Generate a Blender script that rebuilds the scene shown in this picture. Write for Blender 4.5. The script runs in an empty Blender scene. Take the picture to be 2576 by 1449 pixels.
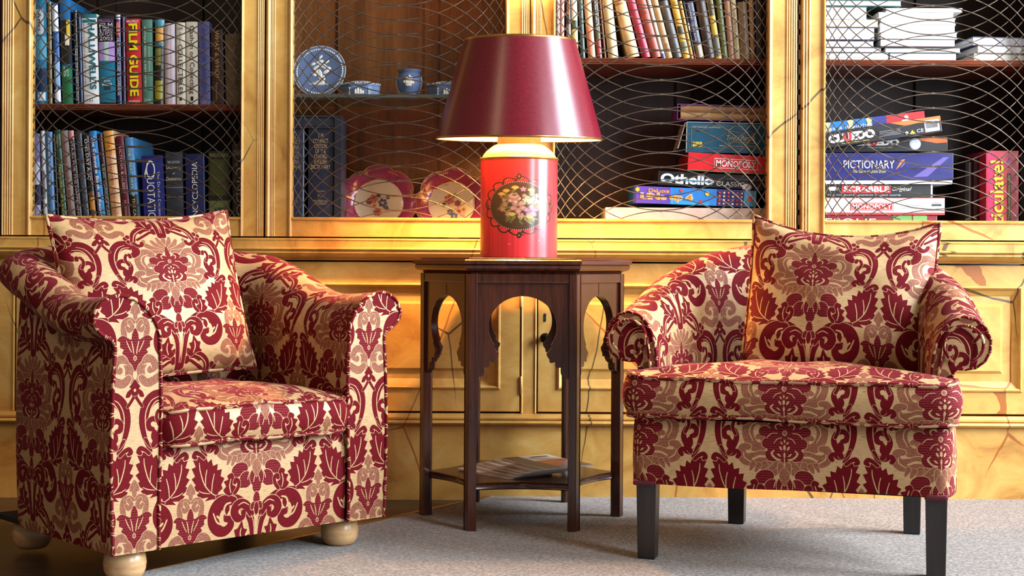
import bpy, bmesh, math, random
import numpy as np
from mathutils import Vector, Matrix, geometry
random.seed(7)
R = math.radians
# ---------------------------------------------------------------- camera model
F, YH, H, TH, XC = 3640.0, 660.0, 0.66, 0.0055, 1288.0
def P(px, py, Y):
    u = px - XC; v = py - YH
    return Vector(((u + TH*v)/F*Y, Y, H - (v - TH*u)/F*Y))
def X(px, Y, py=350): return P(px, py, Y).x
def Z(py, Y, px=1288): return P(px, py, Y).z
COL = bpy.context.scene.collection
def srgb(c):
    return tuple(((x/255)/12.92 if x/255 <= .04045 else ((x/255+.055)/1.055)**2.4) for x in c)
# ---------------------------------------------------------------- object helpers
def setp(o, label=None, cat=None, group=None, kind=None):
    if label: o['label'] = label
    if cat: o['category'] = cat
    if group: o['group'] = group
    if kind: o['kind'] = kind
    return o
def empty(name, label, cat, loc=(0,0,0), rotz=0.0, group=None):
    o = bpy.data.objects.new(name, None); COL.objects.link(o)
    o.empty_display_size = .05
    o.location = loc; o.rotation_euler = (0, 0, rotz)
    return setp(o, label, cat, group)
class MB:
    def __init__(s): s.v = []; s.f = []; s.uv = []; s.mi = []
    def add(s, vs, fs, uvs=None, mi=0):
        n = len(s.v); s.v += [tuple(p) for p in vs]
        for f in fs:
            s.f.append([n+i for i in f]); s.mi.append(mi)
            s.uv += [(uvs[i] if uvs else (0, 0)) for i in f]
        return s
    def box(s, x0, x1, y0, y1, z0, z1, mi=0):
        vs = [(x0,y0,z0),(x1,y0,z0),(x1,y1,z0),(x0,y1,z0),(x0,y0,z1),(x1,y0,z1),(x1,y1,z1),(x0,y1,z1)]
        return s.add(vs, [(0,3,2,1),(4,5,6,7),(0,1,5,4),(1,2,6,5),(2,3,7,6),(3,0,4,7)], None, mi)
    def grid(s, pts, uvs=None, cu=False, cv=False, flip=False, mi=0):
        nu = len(pts); nv = len(pts[0])
        vs = [p for row in pts for p in row]
        uu = [p for row in uvs for p in row] if uvs else None
        fs = []
        for i in range(nu if cu else nu-1):
            for j in range(nv if cv else nv-1):
                a = i*nv+j; b = ((i+1) % nu)*nv+j; c = ((i+1) % nu)*nv+(j+1) % nv; d = i*nv+(j+1) % nv
                fs.append((a,d,c,b) if flip else (a,b,c,d))
        return s.add(vs, fs, uu, mi)
    def lathe(s, prof, n=40, c=(0,0,0), uv=None, mi=0):
        pts = [[(c[0]+r*math.cos(2*math.pi*i/n), c[1]+r*math.sin(2*math.pi*i/n), c[2]+z) for i in range(n+1)] for r, z in prof]
        uvs = [[(i/n, z) for i in range(n+1)] for r, z in prof]
        return s.grid(pts, uvs, mi=mi, flip=True)
    def tube(s, pts, r, n=8, closed=False, cap=True, uvscale=None, mi=0):
        pts = [Vector(p) for p in pts]; rows = []; uvs = []
        N = len(pts); L = 0; prev = None
        rr = r if isinstance(r, (list, tuple)) else [r]*N
        for i, p in enumerate(pts):
            a = pts[(i-1) % N] if (closed or i > 0) else p
            b = pts[(i+1) % N] if (closed or i < N-1) else p
            t = (b-a)
            t = t.normalized() if t.length > 1e-9 else Vector((0,0,1))
            if prev is None:
                up = Vector((0,0,1)) if abs(t.z) < .9 else Vector((1,0,0))
                nx = t.cross(up).normalized()
            else:
                nx = (prev - t*prev.dot(t))
                nx = nx.normalized() if nx.length > 1e-6 else t.orthogonal().normalized()
            prev = nx; ny = t.cross(nx)
            if i > 0: L += (p-pts[i-1]).length
            rows.append([p + nx*math.cos(2*math.pi*k/n)*rr[i] + ny*math.sin(2*math.pi*k/n)*rr[i] for k in range(n)])
            uvs.append([(L, k/n*2*math.pi*rr[i]) for k in range(n)])
        s.grid(rows, uvs, cu=closed, cv=True, flip=True, mi=mi)
        if cap and not closed:
            n0 = len(s.v)
            s.add(rows[0], [tuple(range(n))], None, mi); s.add(rows[-1], [tuple(reversed(range(n)))], None, mi)
        return s
    def prism(s, poly, a, b, axis='y', mi=0):
        """extrude a 2-D polygon; axis y: poly is (x,z), from y=a to y=b; z: (x,y); x: (y,z)"""
        def m(p, t):
            return {'y': (p[0], t, p[1]), 'z': (p[0], p[1], t), 'x': (t, p[0], p[1])}[axis]
        n = len(poly)
        tris = geometry.tessellate_polygon([[Vector((p[0], p[1], 0)) for p in poly]])
        s.add([m(p, a) for p in poly], [tuple(t) for t in tris], None, mi)
        s.add([m(p, b) for p in poly], [tuple(reversed(t)) for t in tris], None, mi)
        s.add([m(p, a) for p in poly]+[m(p, b) for p in poly], [(i, (i+1) % n, n+(i+1) % n, n+i) for i in range(n)], None, mi)
        return s
    def build(s, name, mat, parent=None, smooth=None, fix=True, bevel=0, loc=None):
        me = bpy.data.meshes.new(name)
        me.from_pydata(s.v, [], s.f)
        uvl = me.uv_layers.new(name='UVMap')
        uvl.data.foreach_set('uv', [c for p in s.uv for c in p])
        mats = mat if isinstance(mat, (list, tuple)) else [mat]
        for m in mats: me.materials.append(m)
        if len(mats) > 1: me.polygons.foreach_set('material_index', s.mi)
        bm = bmesh.new(); bm.from_mesh(me)
        bmesh.ops.remove_doubles(bm, verts=bm.verts, dist=1e-6)
        if bevel:
            es = [e for e in bm.edges if len(e.link_faces) == 2 and e.calc_face_angle(0) > R(30)]
            bmesh.ops.bevel(bm, geom=es, offset=bevel, segments=2, affect='EDGES', profile=.6, clamp_overlap=True)
        if fix: bmesh.ops.recalc_face_normals(bm, faces=bm.faces)
        bm.to_mesh(me); bm.free()
        if smooth:
            me.polygons.foreach_set('use_smooth', [True]*len(me.polygons))
            me.set_sharp_from_angle(angle=R(smooth))
        me.update()
        o = bpy.data.objects.new(name, me); COL.objects.link(o)
        if parent is not None: o.parent = parent
        if loc is not None: o.location = loc
        return o
def catmull(pts, n=6, closed=False):
    pts = [np.array(p, float) for p in pts]; out = []; N = len(pts)
    rng = range(N) if closed else range(N-1)
    for i in rng:
        if closed: p0, p1, p2, p3 = pts[i-1], pts[i], pts[(i+1) % N], pts[(i+2) % N]
        else: p0, p1, p2, p3 = pts[max(i-1,0)], pts[i], pts[i+1], pts[min(i+2,N-1)]
        for k in range(n):
            t = k/n
            out.append(.5*((2*p1)+(-p0+p2)*t+(2*p0-5*p1+4*p2-p3)*t*t+(-p0+3*p1-3*p2+p3)*t**3))
    if not closed: out.append(pts[-1])
    return out
def interp(t, tab):
    for (a, va), (b, vb) in zip(tab, tab[1:]):
        if t <= b:
            k = max(0, (t-a)/(b-a)); return va+(vb-va)*k
    return tab[-1][1]
def sinterp(t, tab):
    k = np.interp(t, [a for a, _ in tab], [b for _, b in tab]); d = .03
    return float((k+np.interp(t-d, [a for a, _ in tab], [b for _, b in tab])+np.interp(t+d, [a for a, _ in tab], [b for _, b in tab]))/3)
# ---------------------------------------------------------------- materials
MATS = {}
def newmat(name):
    m = bpy.data.materials.new(name); m.use_nodes = True
    nt = m.node_tree; b = nt.nodes['Principled BSDF']
    return m, nt, b
def N(nt, t, **kw):
    n = nt.nodes.new(t)
    for k, v in kw.items():
        if k in n.inputs: n.inputs[k].default_value = v
        else: setattr(n, k, v)
    return n
def ramp(nt, stops, fac=None):
    n = nt.nodes.new('ShaderNodeValToRGB'); e = n.color_ramp.elements
    e[0].position, e[0].color = stops[0][0], (*stops[0][1], 1)
    e[1].position, e[1].color = stops[-1][0], (*stops[-1][1], 1)
    for p, c in stops[1:-1]:
        x = e.new(p); x.color = (*c, 1)
    if fac: nt.links.new(fac, n.inputs[0])
    return n
def mixc(nt, fac, a, b, mode='MIX'):
    n = nt.nodes.new('ShaderNodeMix'); n.data_type = 'RGBA'; n.blend_type = mode
    for sock, v in ((n.inputs[0], fac), (n.inputs[6], a), (n.inputs[7], b)):
        if hasattr(v, 'node'): nt.links.new(v, sock)
        elif isinstance(v, (int, float)): sock.default_value = v
        else: sock.default_value = (*v[:3], 1)
    return n.outputs[2]
def math_(nt, op, a, b=None, c=None):
    n = nt.nodes.new('ShaderNodeMath'); n.operation = op
    for i, v in enumerate((a, b, c)):
        if v is None: continue
        if hasattr(v, 'node'): nt.links.new(v, n.inputs[i])
        else: n.inputs[i].default_value = v
    return n.outputs[0]
def bump(nt, b, h, strength=.3, dist=.002):
    n = nt.nodes.new('ShaderNodeBump'); n.inputs['Strength'].default_value = strength; n.inputs['Distance'].default_value = dist
    nt.links.new(h, n.inputs['Height']); nt.links.new(n.outputs[0], b.inputs['Normal'])
def coords(nt, kind='Object', scale=(1,1,1), rot=(0,0,0)):
    tc = nt.nodes.new('ShaderNodeTexCoord'); mp = nt.nodes.new('ShaderNodeMapping')
    mp.inputs['Scale'].default_value = scale; mp.inputs['Rotation'].default_value = rot
    nt.links.new(tc.outputs[kind], mp.inputs[0]); return mp.outputs[0]
def simple(c, rough=.5, metal=0, noise=.12, scale=60, coat=0, name=None):
    key = (tuple(c), rough, metal, noise, scale, coat)
    if key in MATS: return MATS[key]
    m, nt, b = newmat(name or 'surface')
    l = srgb(c)
    n = N(nt, 'ShaderNodeTexNoise', Scale=scale, Detail=3.0)
    nt.links.new(coords(nt), n.inputs['Vector'])
    r = ramp(nt, [(.3, tuple(x*(1-noise) for x in l)), (.7, tuple(min(1, x*(1+noise)) for x in l))], n.outputs['Fac'])
    nt.links.new(r.outputs[0], b.inputs['Base Color'])
    b.inputs['Roughness'].default_value = rough; b.inputs['Metallic'].default_value = metal
    b.inputs['Coat Weight'].default_value = coat
    MATS[key] = m; return m
def wood(name, c0, c1, rough=.35, scale=(30,30,2.5), coat=.2):
    m, nt, b = newmat(name)
    v = coords(nt, 'Object', scale)
    n = N(nt, 'ShaderNodeTexNoise', Scale=2.0, Detail=6.0, Roughness=.65); nt.links.new(v, n.inputs['Vector'])
    n2 = N(nt, 'ShaderNodeTexNoise', Scale=14.0, Detail=2.0); nt.links.new(v, n2.inputs['Vector'])
    f = math_(nt, 'ADD', math_(nt, 'MULTIPLY', n.outputs['Fac'], .75), math_(nt, 'MULTIPLY', n2.outputs['Fac'], .25))
    r = ramp(nt, [(.35, srgb(c0)), (.65, srgb(c1))], f)
    nt.links.new(r.outputs[0], b.inputs['Base Color'])
    b.inputs['Roughness'].default_value = rough; b.inputs['Coat Weight'].default_value = coat; b.inputs['Coat Roughness'].default_value = .2
    bump(nt, b, f, .12, .001)
    return m
def marbled(name='marbled_paint', tint=(1,1,1)):
    m, nt, b = newmat(name)
    v = coords(nt, 'Object', (1,1,1))
    n = N(nt, 'ShaderNodeTexNoise', Scale=7.0, Detail=6.0, Roughness=.6, Distortion=1.2); nt.links.new(v, n.inputs['Vector'])
    base = ramp(nt, [(.25, srgb((150,100,44))), (.42, srgb((196,148,72))), (.60, srgb((212,168,90))), (.8, srgb((226,194,124)))], n.outputs['Fac'])
    # brushed figure
    nb = N(nt, 'ShaderNodeTexNoise', Scale=40.0, Detail=4.0); nt.links.new(coords(nt, 'Object', (1,1,3)), nb.inputs['Vector'])
    col = mixc(nt, math_(nt, 'MULTIPLY', nb.outputs['Fac'], .22), base.outputs[0], srgb((150,96,34)))
    # two families of painted veins
    def vein(scale, width, col, vc, thr, off):
        d = N(nt, 'ShaderNodeTexNoise', Scale=3.5, Detail=4.0); nt.links.new(v, d.inputs['Vector'])
        vm = nt.nodes.new('ShaderNodeVectorMath'); vm.operation = 'MULTIPLY_ADD'
        nt.links.new(d.outputs['Color'], vm.inputs[0]); vm.inputs[1].default_value = (.035,.035,.035)
        mp = nt.nodes.new('ShaderNodeMapping'); mp.inputs['Rotation'].default_value = (0, .5+off, .2); mp.inputs['Location'].default_value = (off*3, off, off*2)
        mp.inputs['Scale'].default_value = (1, 1, .55)
        nt.links.new(v, mp.inputs[0]); nt.links.new(mp.outputs[0], vm.inputs[2])
        vo = N(nt, 'ShaderNodeTexVoronoi', feature='DISTANCE_TO_EDGE', Scale=scale); nt.links.new(vm.outputs[0], vo.inputs['Vector'])
        mk = N(nt, 'ShaderNodeTexNoise', Scale=2.6, Detail=1.0); nt.links.new(mp.outputs[0], mk.inputs['Vector'])
        w = math_(nt, 'MINIMUM', math_(nt, 'MULTIPLY', math_(nt, 'SUBTRACT', mk.outputs['Fac'], thr), width*1.6), .0040)
        line = math_(nt, 'LESS_THAN', vo.outputs['Distance'], w)
        return mixc(nt, math_(nt, 'MULTIPLY', line, .85), col, vc)
    col = vein(2.3, .034, col, srgb((58,48,32)), .45, 0.0)
    col = vein(1.9, .040, col, srgb((150,76,22)), .48, 1.7)
    if tint != (1,1,1): col = mixc(nt, 1.0, col, tint, 'MULTIPLY')
    nt.links.new(col, b.inputs['Base Color'])
    b.inputs['Roughness'].default_value = .38; b.inputs['Coat Weight'].default_value = .15; b.inputs['Coat Roughness'].default_value = .25
    bump(nt, b, nb.outputs['Fac'], .10, .002)
    return m
# ---------------------------------------------------------------- text
def text(s, w, h, mat, parent, name='title', loc=(0,0,0), ang=0.0, fit='both', offset=0.0, shear=0.0, flip=1, rot=None):
    """flat lettering in the XZ plane facing -Y, centred on loc, reading direction turned by ang"""
    cu = bpy.data.curves.new('t', 'FONT'); cu.body = s; cu.size = 1; cu.align_x = 'CENTER'; cu.align_y = 'CENTER'
    cu.offset = offset; cu.shear = shear; cu.resolution_u = 3; cu.space_line = .85
    o = bpy.data.objects.new('t', cu); COL.objects.link(o)
    bpy.context.view_layer.update()
    me = bpy.data.meshes.new_from_object(o.evaluated_get(bpy.context.evaluated_depsgraph_get()))
    bpy.data.objects.remove(o); bpy.data.curves.remove(cu)
    n = len(me.vertices); co = np.empty(n*3, 'f'); me.vertices.foreach_get('co', co); co = co.reshape(-1, 3)
    lo, hi = co.min(0), co.max(0); c = (lo+hi)/2; d = hi-lo
    sx = w/d[0]; sy = h/d[1]
    if fit == 'same': sx = sy = min(sx, sy)
    x = (co[:,0]-c[0])*sx; z = (co[:,1]-c[1])*sy
    ca, sa = math.cos(ang), math.sin(ang)
    out = np.stack([x*ca-z*sa, np.zeros(n), x*sa+z*ca], 1).astype('f')
    me.vertices.foreach_set('co', out.ravel()); me.update(); me.name = name
    me.materials.clear(); me.materials.append(mat)
    t = bpy.data.objects.new(name, me); COL.objects.link(t); t.parent = parent; t.location = loc
    if rot: t.rotation_euler = rot
    return t
INK = {}
def ink(c, rough=.5, metal=0):
    return simple(c, rough, metal, .03, 20)
LAMP_W, WIN_W, WORLD_S, EXPOSURE = 92.0, 560.0, .15, 0.02
FILL_WIN_W = 300.0
WARM_FILL_W = 45.0
# ---------------------------------------------------------------- painted patterns (computed here, pixel by pixel)
class Canvas:
    def __init__(s, w, h, S, chans, wrap=True, ox=0.0, oy=0.0):
        s.w, s.h, s.S, s.wrap, s.ox, s.oy = w, h, S, wrap, ox, oy
        s.a = np.zeros((h, w, chans), np.float32)
    def blend(s, y0, x0, m, fn):
        hh, ww = m.shape
        yy = np.arange(y0, y0+hh); xx = np.arange(x0, x0+ww)
        if s.wrap: yy %= s.h; xx %= s.w
        else:
            ky = (yy >= 0) & (yy < s.h); kx = (xx >= 0) & (xx < s.w)
            yy = yy[ky]; xx = xx[kx]; m = m[ky][:, kx]
            if not m.size: return
        ix = np.ix_(yy, xx); s.a[ix] = fn(s.a[ix], m[..., None])
    def stroke(s, pts, grow=0.0):
        p = np.array(catmull(pts, 8)); xy = (p[:, :2]+[s.ox, s.oy])*s.S; r = np.maximum((p[:, 2]+grow)*s.S, .6)
        x0, y0 = np.floor((xy-r[:, None]).min(0)).astype(int)-1; x1, y1 = np.ceil((xy+r[:, None]).max(0)).astype(int)+2
        m = np.zeros((y1-y0, x1-x0), np.float32)
        segs = []
        for a, b, ra, rb in zip(xy, xy[1:], r, r[1:]):
            n = max(1, int(np.hypot(*(b-a))/max(1.0, min(ra, rb)*.35)))
            for k in range(n): segs.append((a+(b-a)*k/n, ra+(rb-ra)*k/n))
        segs.append((xy[-1], r[-1]))
        for c, rad in segs:
            ax, ay = int(c[0]-rad-1)-x0, int(c[1]-rad-1)-y0; bx, by = int(c[0]+rad+2)-x0, int(c[1]+rad+2)-y0
            ax, ay = max(ax, 0), max(ay, 0)
            gx = np.arange(ax, min(bx, m.shape[1]))+x0; gy = np.arange(ay, min(by, m.shape[0]))+y0
            d = np.sqrt((gx[None]-c[0])**2+(gy[:, None]-c[1])**2)
            sub = m[ay:ay+len(gy), ax:ax+len(gx)]
            np.maximum(sub, np.clip(rad-d+.5, 0, 1), out=sub)
        return y0, x0, m
    def poly(s, pts, smooth=True, grow=0.0):
        p = np.array(catmull(pts, 6, True) if smooth else pts, float)
        if grow:
            c = p.mean(0); d = p-c; p = c+d*(1+grow/np.maximum(np.hypot(d[:,0], d[:,1]), 1e-3))[:, None]
        p = (p+[s.ox, s.oy])*s.S
        x0, y0 = np.floor(p.min(0)).astype(int)-1; x1, y1 = np.ceil(p.max(0)).astype(int)+2
        SS = 2
        gx = (np.arange((x1-x0)*SS)+.5)/SS+x0; gy = (np.arange((y1-y0)*SS)+.5)/SS+y0
        ins = np.zeros((len(gy), len(gx)), bool)
        for (ax, ay), (bx, by) in zip(p, np.roll(p, -1, 0)):
            if ay == by: continue
            c = (gy > min(ay, by)) & (gy <= max(ay, by))
            xi = ax+(gy-ay)/(by-ay)*(bx-ax)
            ins ^= c[:, None] & (gx[None] > xi[:, None])
        m = ins.astype(np.float32).reshape(y1-y0, SS, x1-x0, SS).mean((1, 3))
        return y0, x0, m
    def ellipse(s, x, y, rx, ry, rot=0.0, n=28):
        c, sn = math.cos(rot), math.sin(rot)
        return [(x+rx*math.cos(t)*c-ry*math.sin(t)*sn, y+rx*math.cos(t)*sn+ry*math.sin(t)*c) for t in np.linspace(0, 2*math.pi, n, endpoint=False)]
    def image(s, name, space='Non-Color'):
        h, w = s.h, s.w
        im = bpy.data.images.new(name, w, h, alpha=False, float_buffer=False)
        im.colorspace_settings.name = space
        px = np.ones((h, w, 4), np.float32); px[..., :s.a.shape[2]] = np.clip(s.a, 0, 1)
        im.pixels.foreach_set(np.ascontiguousarray(px[::-1]).ravel()); im.update(); im.pack()
        return im
def make_damask():
    S = 6; C = Canvas(200*S, 221*S, S, 4, True, 100.0, 0.0)
    D_, M_, B_ = 0, 1, 2
    def put(y0, x0, m, ch, val=1.0, clear=()):
        def fn(a, k):
            a = a.copy()
            for c in clear: a[..., c:c+1] *= 1-k
            a[..., ch:ch+1] = a[..., ch:ch+1]*(1-k)+val*k
            return a
        C.blend(y0, x0, m, fn)
    def mir(pts): return [(-p[0], *p[1:]) for p in pts]
    def st(pts, ch=D_, cut=.9, berry=False):
        for q in (pts, mir(pts)):
            if cut:
                g = C.stroke(q, cut+.45); put(*g, ch, 0.0, (D_, M_, B_))
        for q in (pts, mir(pts)):
            g = C.stroke(q, .45); put(*g, ch)
            if berry: put(*g, B_)
    def pg(pts, ch=D_, smooth=True, cut=.9, berry=False):
        for q in (pts, mir(pts)):
            if cut:
                g = C.poly(q, smooth, cut+.6); put(*g, ch, 0.0, (D_, M_, B_))
        for q in (pts, mir(pts)):
            g = C.poly(q, smooth, .6); put(*g, ch)
            if berry: put(*g, B_)
    def ln(pts, w=.7):
        pts = [(x, y, w*(.45+.55*math.sin(math.pi*(i+.6)/(len(pts)+.2)))) for i, (x, y) in enumerate(pts)]
        for q in (pts, mir(pts)): put(*C.stroke(q), D_, 0.0, (D_, M_, B_))
    def el(x, y, rx, ry, rot=0, ch=D_, cut=.8, berry=False): pg(C.ellipse(x, y, rx, ry, rot), ch, False, cut, berry)
    # --- mid-tone scrolls round the medallion
    for q in ([(0,44,3),(0,32,4),(0,20,2.5)], [(2,43,3),(7,32,3.6),(10,22,2.2)], [(4,44,3),(14,36,4),(20,27,2.5)], [(6,46,3),(20,42,4.2),(30,36,4),(36,31,3),(33,26,2.4)], [(10,48,3),(24,47,3),(33,44,2)]): st(q, M_, .7)
    st([(24,60,4),(32,50,6),(42,50,6.5),(49,60,7),(48,72,7),(41,83,6.5),(31,85,5.5),(26,78,4.5),(31,71,3.6),(36,72,2.6)], M_)
    ln([(34,52),(44,56),(47,66),(42,77)], .8)
    st([(15,100,5),(28,97,7),(40,101,8),(51,101,7.5),(57,94,5.5),(55,86,4.5),(48,85,3.5)], M_)
    ln([(20,98),(32,97),(42,101)], 1.6); ln([(44,105),(53,99),(54,92)], .8)
    for x, y, r in ((20,109,4.5),(28,112,4.2),(36,113,3.8),(43,111,3.2)): st([(x-2,y-4,r),(x+2,y+4,1)], M_, .5)
    # --- medallion
    pg([(0,42),(4,50),(6,57),(10,52),(16,51),(21,56),(19,61),(26,58),(33,61),(33,68),(25,72),(29,77),(28,84),(22,87),(25,93),(22,101),(14,103),(7,108),(0,116)], berry=True)
    ln([(4,56),(9,54),(13,57),(11,61)], .8); ln([(10,66),(18,67),(24,73)], .6); ln([(4,72),(10,74),(14,79)], .6)
    for q in (C.ellipse(0,66,3.2,3.6),):
        put(*C.poly(q, False), D_, 0, (D_,B_)); put(*C.poly(C.ellipse(0,66,2.3,2.7), False), M_, 1.0)
    for x, y, rx, ry, ro in ((0,85,1.7,3.6,0),(5,86,1.3,3,.5),(0,76.5,1.1,2,0),(4,79,1,2,.8),(0,95,1.3,4,0),(7,95,1.1,3.2,.9)):
        for sx in (1,-1): put(*C.poly(C.ellipse(x*sx,y,rx,ry,ro*sx), False), D_, 0, (D_,B_))
    ln([(5,101),(12,99),(17,93),(14,89)], 1.3); ln([(0,100),(0,108)], .8)
    st([(9,106,3.4),(14,110,3.2),(17,115,3.2),(13,119,3),(10,115,2)], M_, .7)
    st([(5,108,3.2),(4,116,4.2),(2,123,4.6),(0,128,4.6)], M_, .7)
    # --- berry cluster
    el(26,124,12,8.5,.25, berry=True); el(32,128,8,6,.7,berry=True,cut=0); el(17,138,9,10.5,-.4, berry=True); el(23,143,6,5,0,berry=True,cut=0)
    el(0,136,10,13,0, berry=True); el(0,149,6,7,0, berry=True, cut=0); el(0,156,2.5,4,0,cut=0)
    pg([(0,113),(5,117),(6,124),(3,131),(0,134)], M_, cut=.8)
    ln([(7,124),(12,131),(14,138)], .7); ln([(3,134),(5,142)], .6)
    # --- big C scroll with inner spirals
    st([(56,52,4.5),(51,47,5.5),(53,39,6.5),(62,33,7.5),(73,34,7.8),(82,42,7.4),(87,54,6.4),(88.5,66,5),(87,78,3.8),(83,90,2.9),(78,101,2.3)])
    st([(85,86,1.8),(77,95,2.3),(69,95,2.5),(63,91,2.2),(60,95,2.8),(62,98.5,2.6)], cut=.5)
    st([(74,94,3),(68,84,3.8),(64,74,3.2),(67,65,3),(75,61,3),(81,65,3),(80,72,3.2),(75,74,2.4)], cut=.5)
    st([(68,90,3),(72,84,4.8),(73,78,3)], cut=0)
    st([(66,69,1.9),(70,60,1.8),(68,52,1.8),(63,51,2.2),(62,55,2.2)], cut=.5)
    ln([(66,33),(77,38),(84,50),(85.5,64),(83,80),(78,94)], .65); ln([(60,38),(70,39),(77,47),(80,56)], .6); ln([(57,42),(63,46),(66,50)], .7)
    for x, y, r in ((60,21,3.6),(55,17,3.4),(57,27,3.2)): el(x,y,r,r,0)
    # --- arching spray
    pg([(54,33),(53,22),(47,9),(37,0),(24,-5),(12,-9),(3,-14),(2,-7),(8,-3),(18,2),(14,5),(26,7),(32,11),(36,10),(42,17),(46,27)])
    ln([(50,27),(44,14),(34,5),(22,0)], .7)
    st([(50,30,2.6),(45,35,2.8),(39,34,2.6),(37,30,2.8)], cut=.5)
    st([(42,23,1.7),(28,15,1.7),(17,9,1.8),(11,11,2.4),(12,5,3)], cut=.6)
    # --- oak leaf
    pg([(58,159),(69,158.5),(79,160),(74,155),(86,156),(91,150),(87,148),(97,142),(92,138),(98,130),(93,127),(98,117),(92,115),(96,106),(90,107),(87,100),(81,108),(77,103),(74,111),(69,107),(67,116),(60,114),(61,122),(54,121),(56,130),(50,133),(55,141),(53,146),(60,151)], smooth=False)
    ln([(58,157),(70,150),(80,138),(86,120),(87,110)], .75); ln([(69,150),(68,138),(65,126)], .7); ln([(78,141),(78,130),(76,120)], .7); ln([(72,151),(82,149),(88,146)], .6)
    st([(80,104,2),(86,99,2.2),(92,97,2.6),(95,101,2.4),(92,103,2)], cut=.6)
    # --- acanthus swirl from the centre stem
    st([(2.8,238,4),(4.5,222,3.6),(6,205,3.6),(9,190,5),(15,178,6.5),(26,168,8),(38,161,6.5),(50,158,4),(60,157,2.6)], cut=.6)
    st([(36,164,5),(48,163,7.5),(59,168,8.5),(65,179,8.5),(65,191,8),(58,201,7),(48,203,6),(40,197,5),(40,189,4.2),(46,187,4)])
    pg([(44,168),(50,166),(49,171),(54,172),(49,178),(51,184),(45,180),(42,174)], cut=0)
    ln([(40,166),(47,168),(50,175),(48,181)], 1.4); ln([(52,194),(60,190),(66,178)], 1.2); ln([(55,187),(60,182)], 1.5)
    st([(8,184,4),(14,174,5.4),(23,169,6),(31,172,6),(34,180,5.6),(29,188,5),(22,187,4),(20,181,3.4)], cut=.8)
    ln([(12,172),(20,168),(28,171)], .7); ln([(24,184),(26,179),(24,176)], .9)
    ln([(1.4,232),(2,214),(4,196),(8,186)], .6)
    el(0,166,4.6,10,0, berry=True); el(6,174,2.6,5,-.3, berry=True); el(0,178,3,8,0)
    pg([(22,193),(28,202),(33,204),(31,212),(35,217),(26,219),(18,224),(11,219),(17,212),(14,205),(19,203)], cut=.6)
    ln([(21,219),(24,210),(23,202)], .9)
    pg([(38,128),(45,131),(44,136),(50,138),(47,144),(51,149),(44,156),(37,154),(33,146),(38,142),(35,135)], cut=.6)
    ln([(40,153),(42,144),(40,135)], .7)
    st([(34,154,2.2),(29,147,2.2),(28,140,2.2),(32,137,2.8),(34,140,2.4)], cut=.5)
    # --- half-drop column (x = 100): mirrored pieces meet at the tile edge
    st([(97,14,2.5),(92,6,4.6),(92,-5,5.6),(86,-14,5.6),(77,-13,5),(73,-5,4.6),(79,-1,4)], M_)
    st([(91,9,4),(84,15,5),(75,13,5),(67,8,4),(61,9,3),(62,13,2.4)], M_); ln([(88,-8),(80,-9),(77,-4)], .8)
    pg([(100,11),(96,16),(93,20),(95,22),(90,26),(88,32),(93,32),(96,28),(97,34),(103,34),(104,28),(107,32),(112,32),(110,26),(105,22),(107,20),(104,16)], cut=.6)
    put(*C.poly(C.ellipse(100,24,1.6,2), False), D_, 0, (D_,)); put(*C.poly(C.ellipse(-100,24,1.6,2), False), D_, 0, (D_,))
    st([(98,33,1.6),(94,39,1.6),(90,44,1.6)], cut=.3)
    pg([(100,136),(95,143),(94,149),(97,150),(98,157),(102,157),(103,150),(106,149),(105,143)], M_)
    st([(98,160,1.6),(93,157,2.6),(86,160,3.6),(84,170,3.6),(86,182,3)], M_, .6); st([(92,160,2.4),(96,166,2.4),(92,170,2.6),(89,167,2)], M_, .5)
    pg([(100,168),(96,175),(95,182),(90,180),(83,177),(76,182),(80,185),(80,191),(85,194),(83,198),(89,203),(92,209),(96,213),(100,221),(104,213),(108,209),(111,203),(117,198),(115,194),(120,191),(120,185),(124,182),(117,177),(110,180),(105,182),(104,175)], berry=True)
    ln([(95,184),(97,192),(98,199)], .7); ln([(88,183),(91,190),(95,197)], .6)
    for sx in (1,-1):
        put(*C.poly(C.ellipse(100*sx,205,2.4,3.4), False), D_, 0, (D_,B_)); put(*C.poly(C.ellipse(100*sx,205,1.6,2.5), False), M_, 1.0)
    # --- berry relief and stippled mid tone
    yy, xx = np.mgrid[0:C.h, 0:C.w].astype(np.float32)/S
    row = np.floor(yy/3.25); hx = ((xx+(row % 2)*2.0) % 4.0)-2.0; hy = (yy % 3.25)-1.6
    arc = np.exp(-((np.sqrt(hx**2+(hy*1.1)**2)-1.25)/.34)**2)*(hy > -.3)
    C.a[..., 2] *= arc
    rs = np.random.RandomState(3)
    nz = rs.rand(C.h, C.w).astype(np.float32)
    nz = (nz+np.roll(nz, 1, 0)+np.roll(nz, 1, 1)+np.roll(nz, -1, 1))/4
    C.a[..., 1] *= np.clip(.84+(nz-.5)*2.0, .25, 1)
    C.a[..., 3] = 1
    return C.image('damask_weave')
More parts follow.
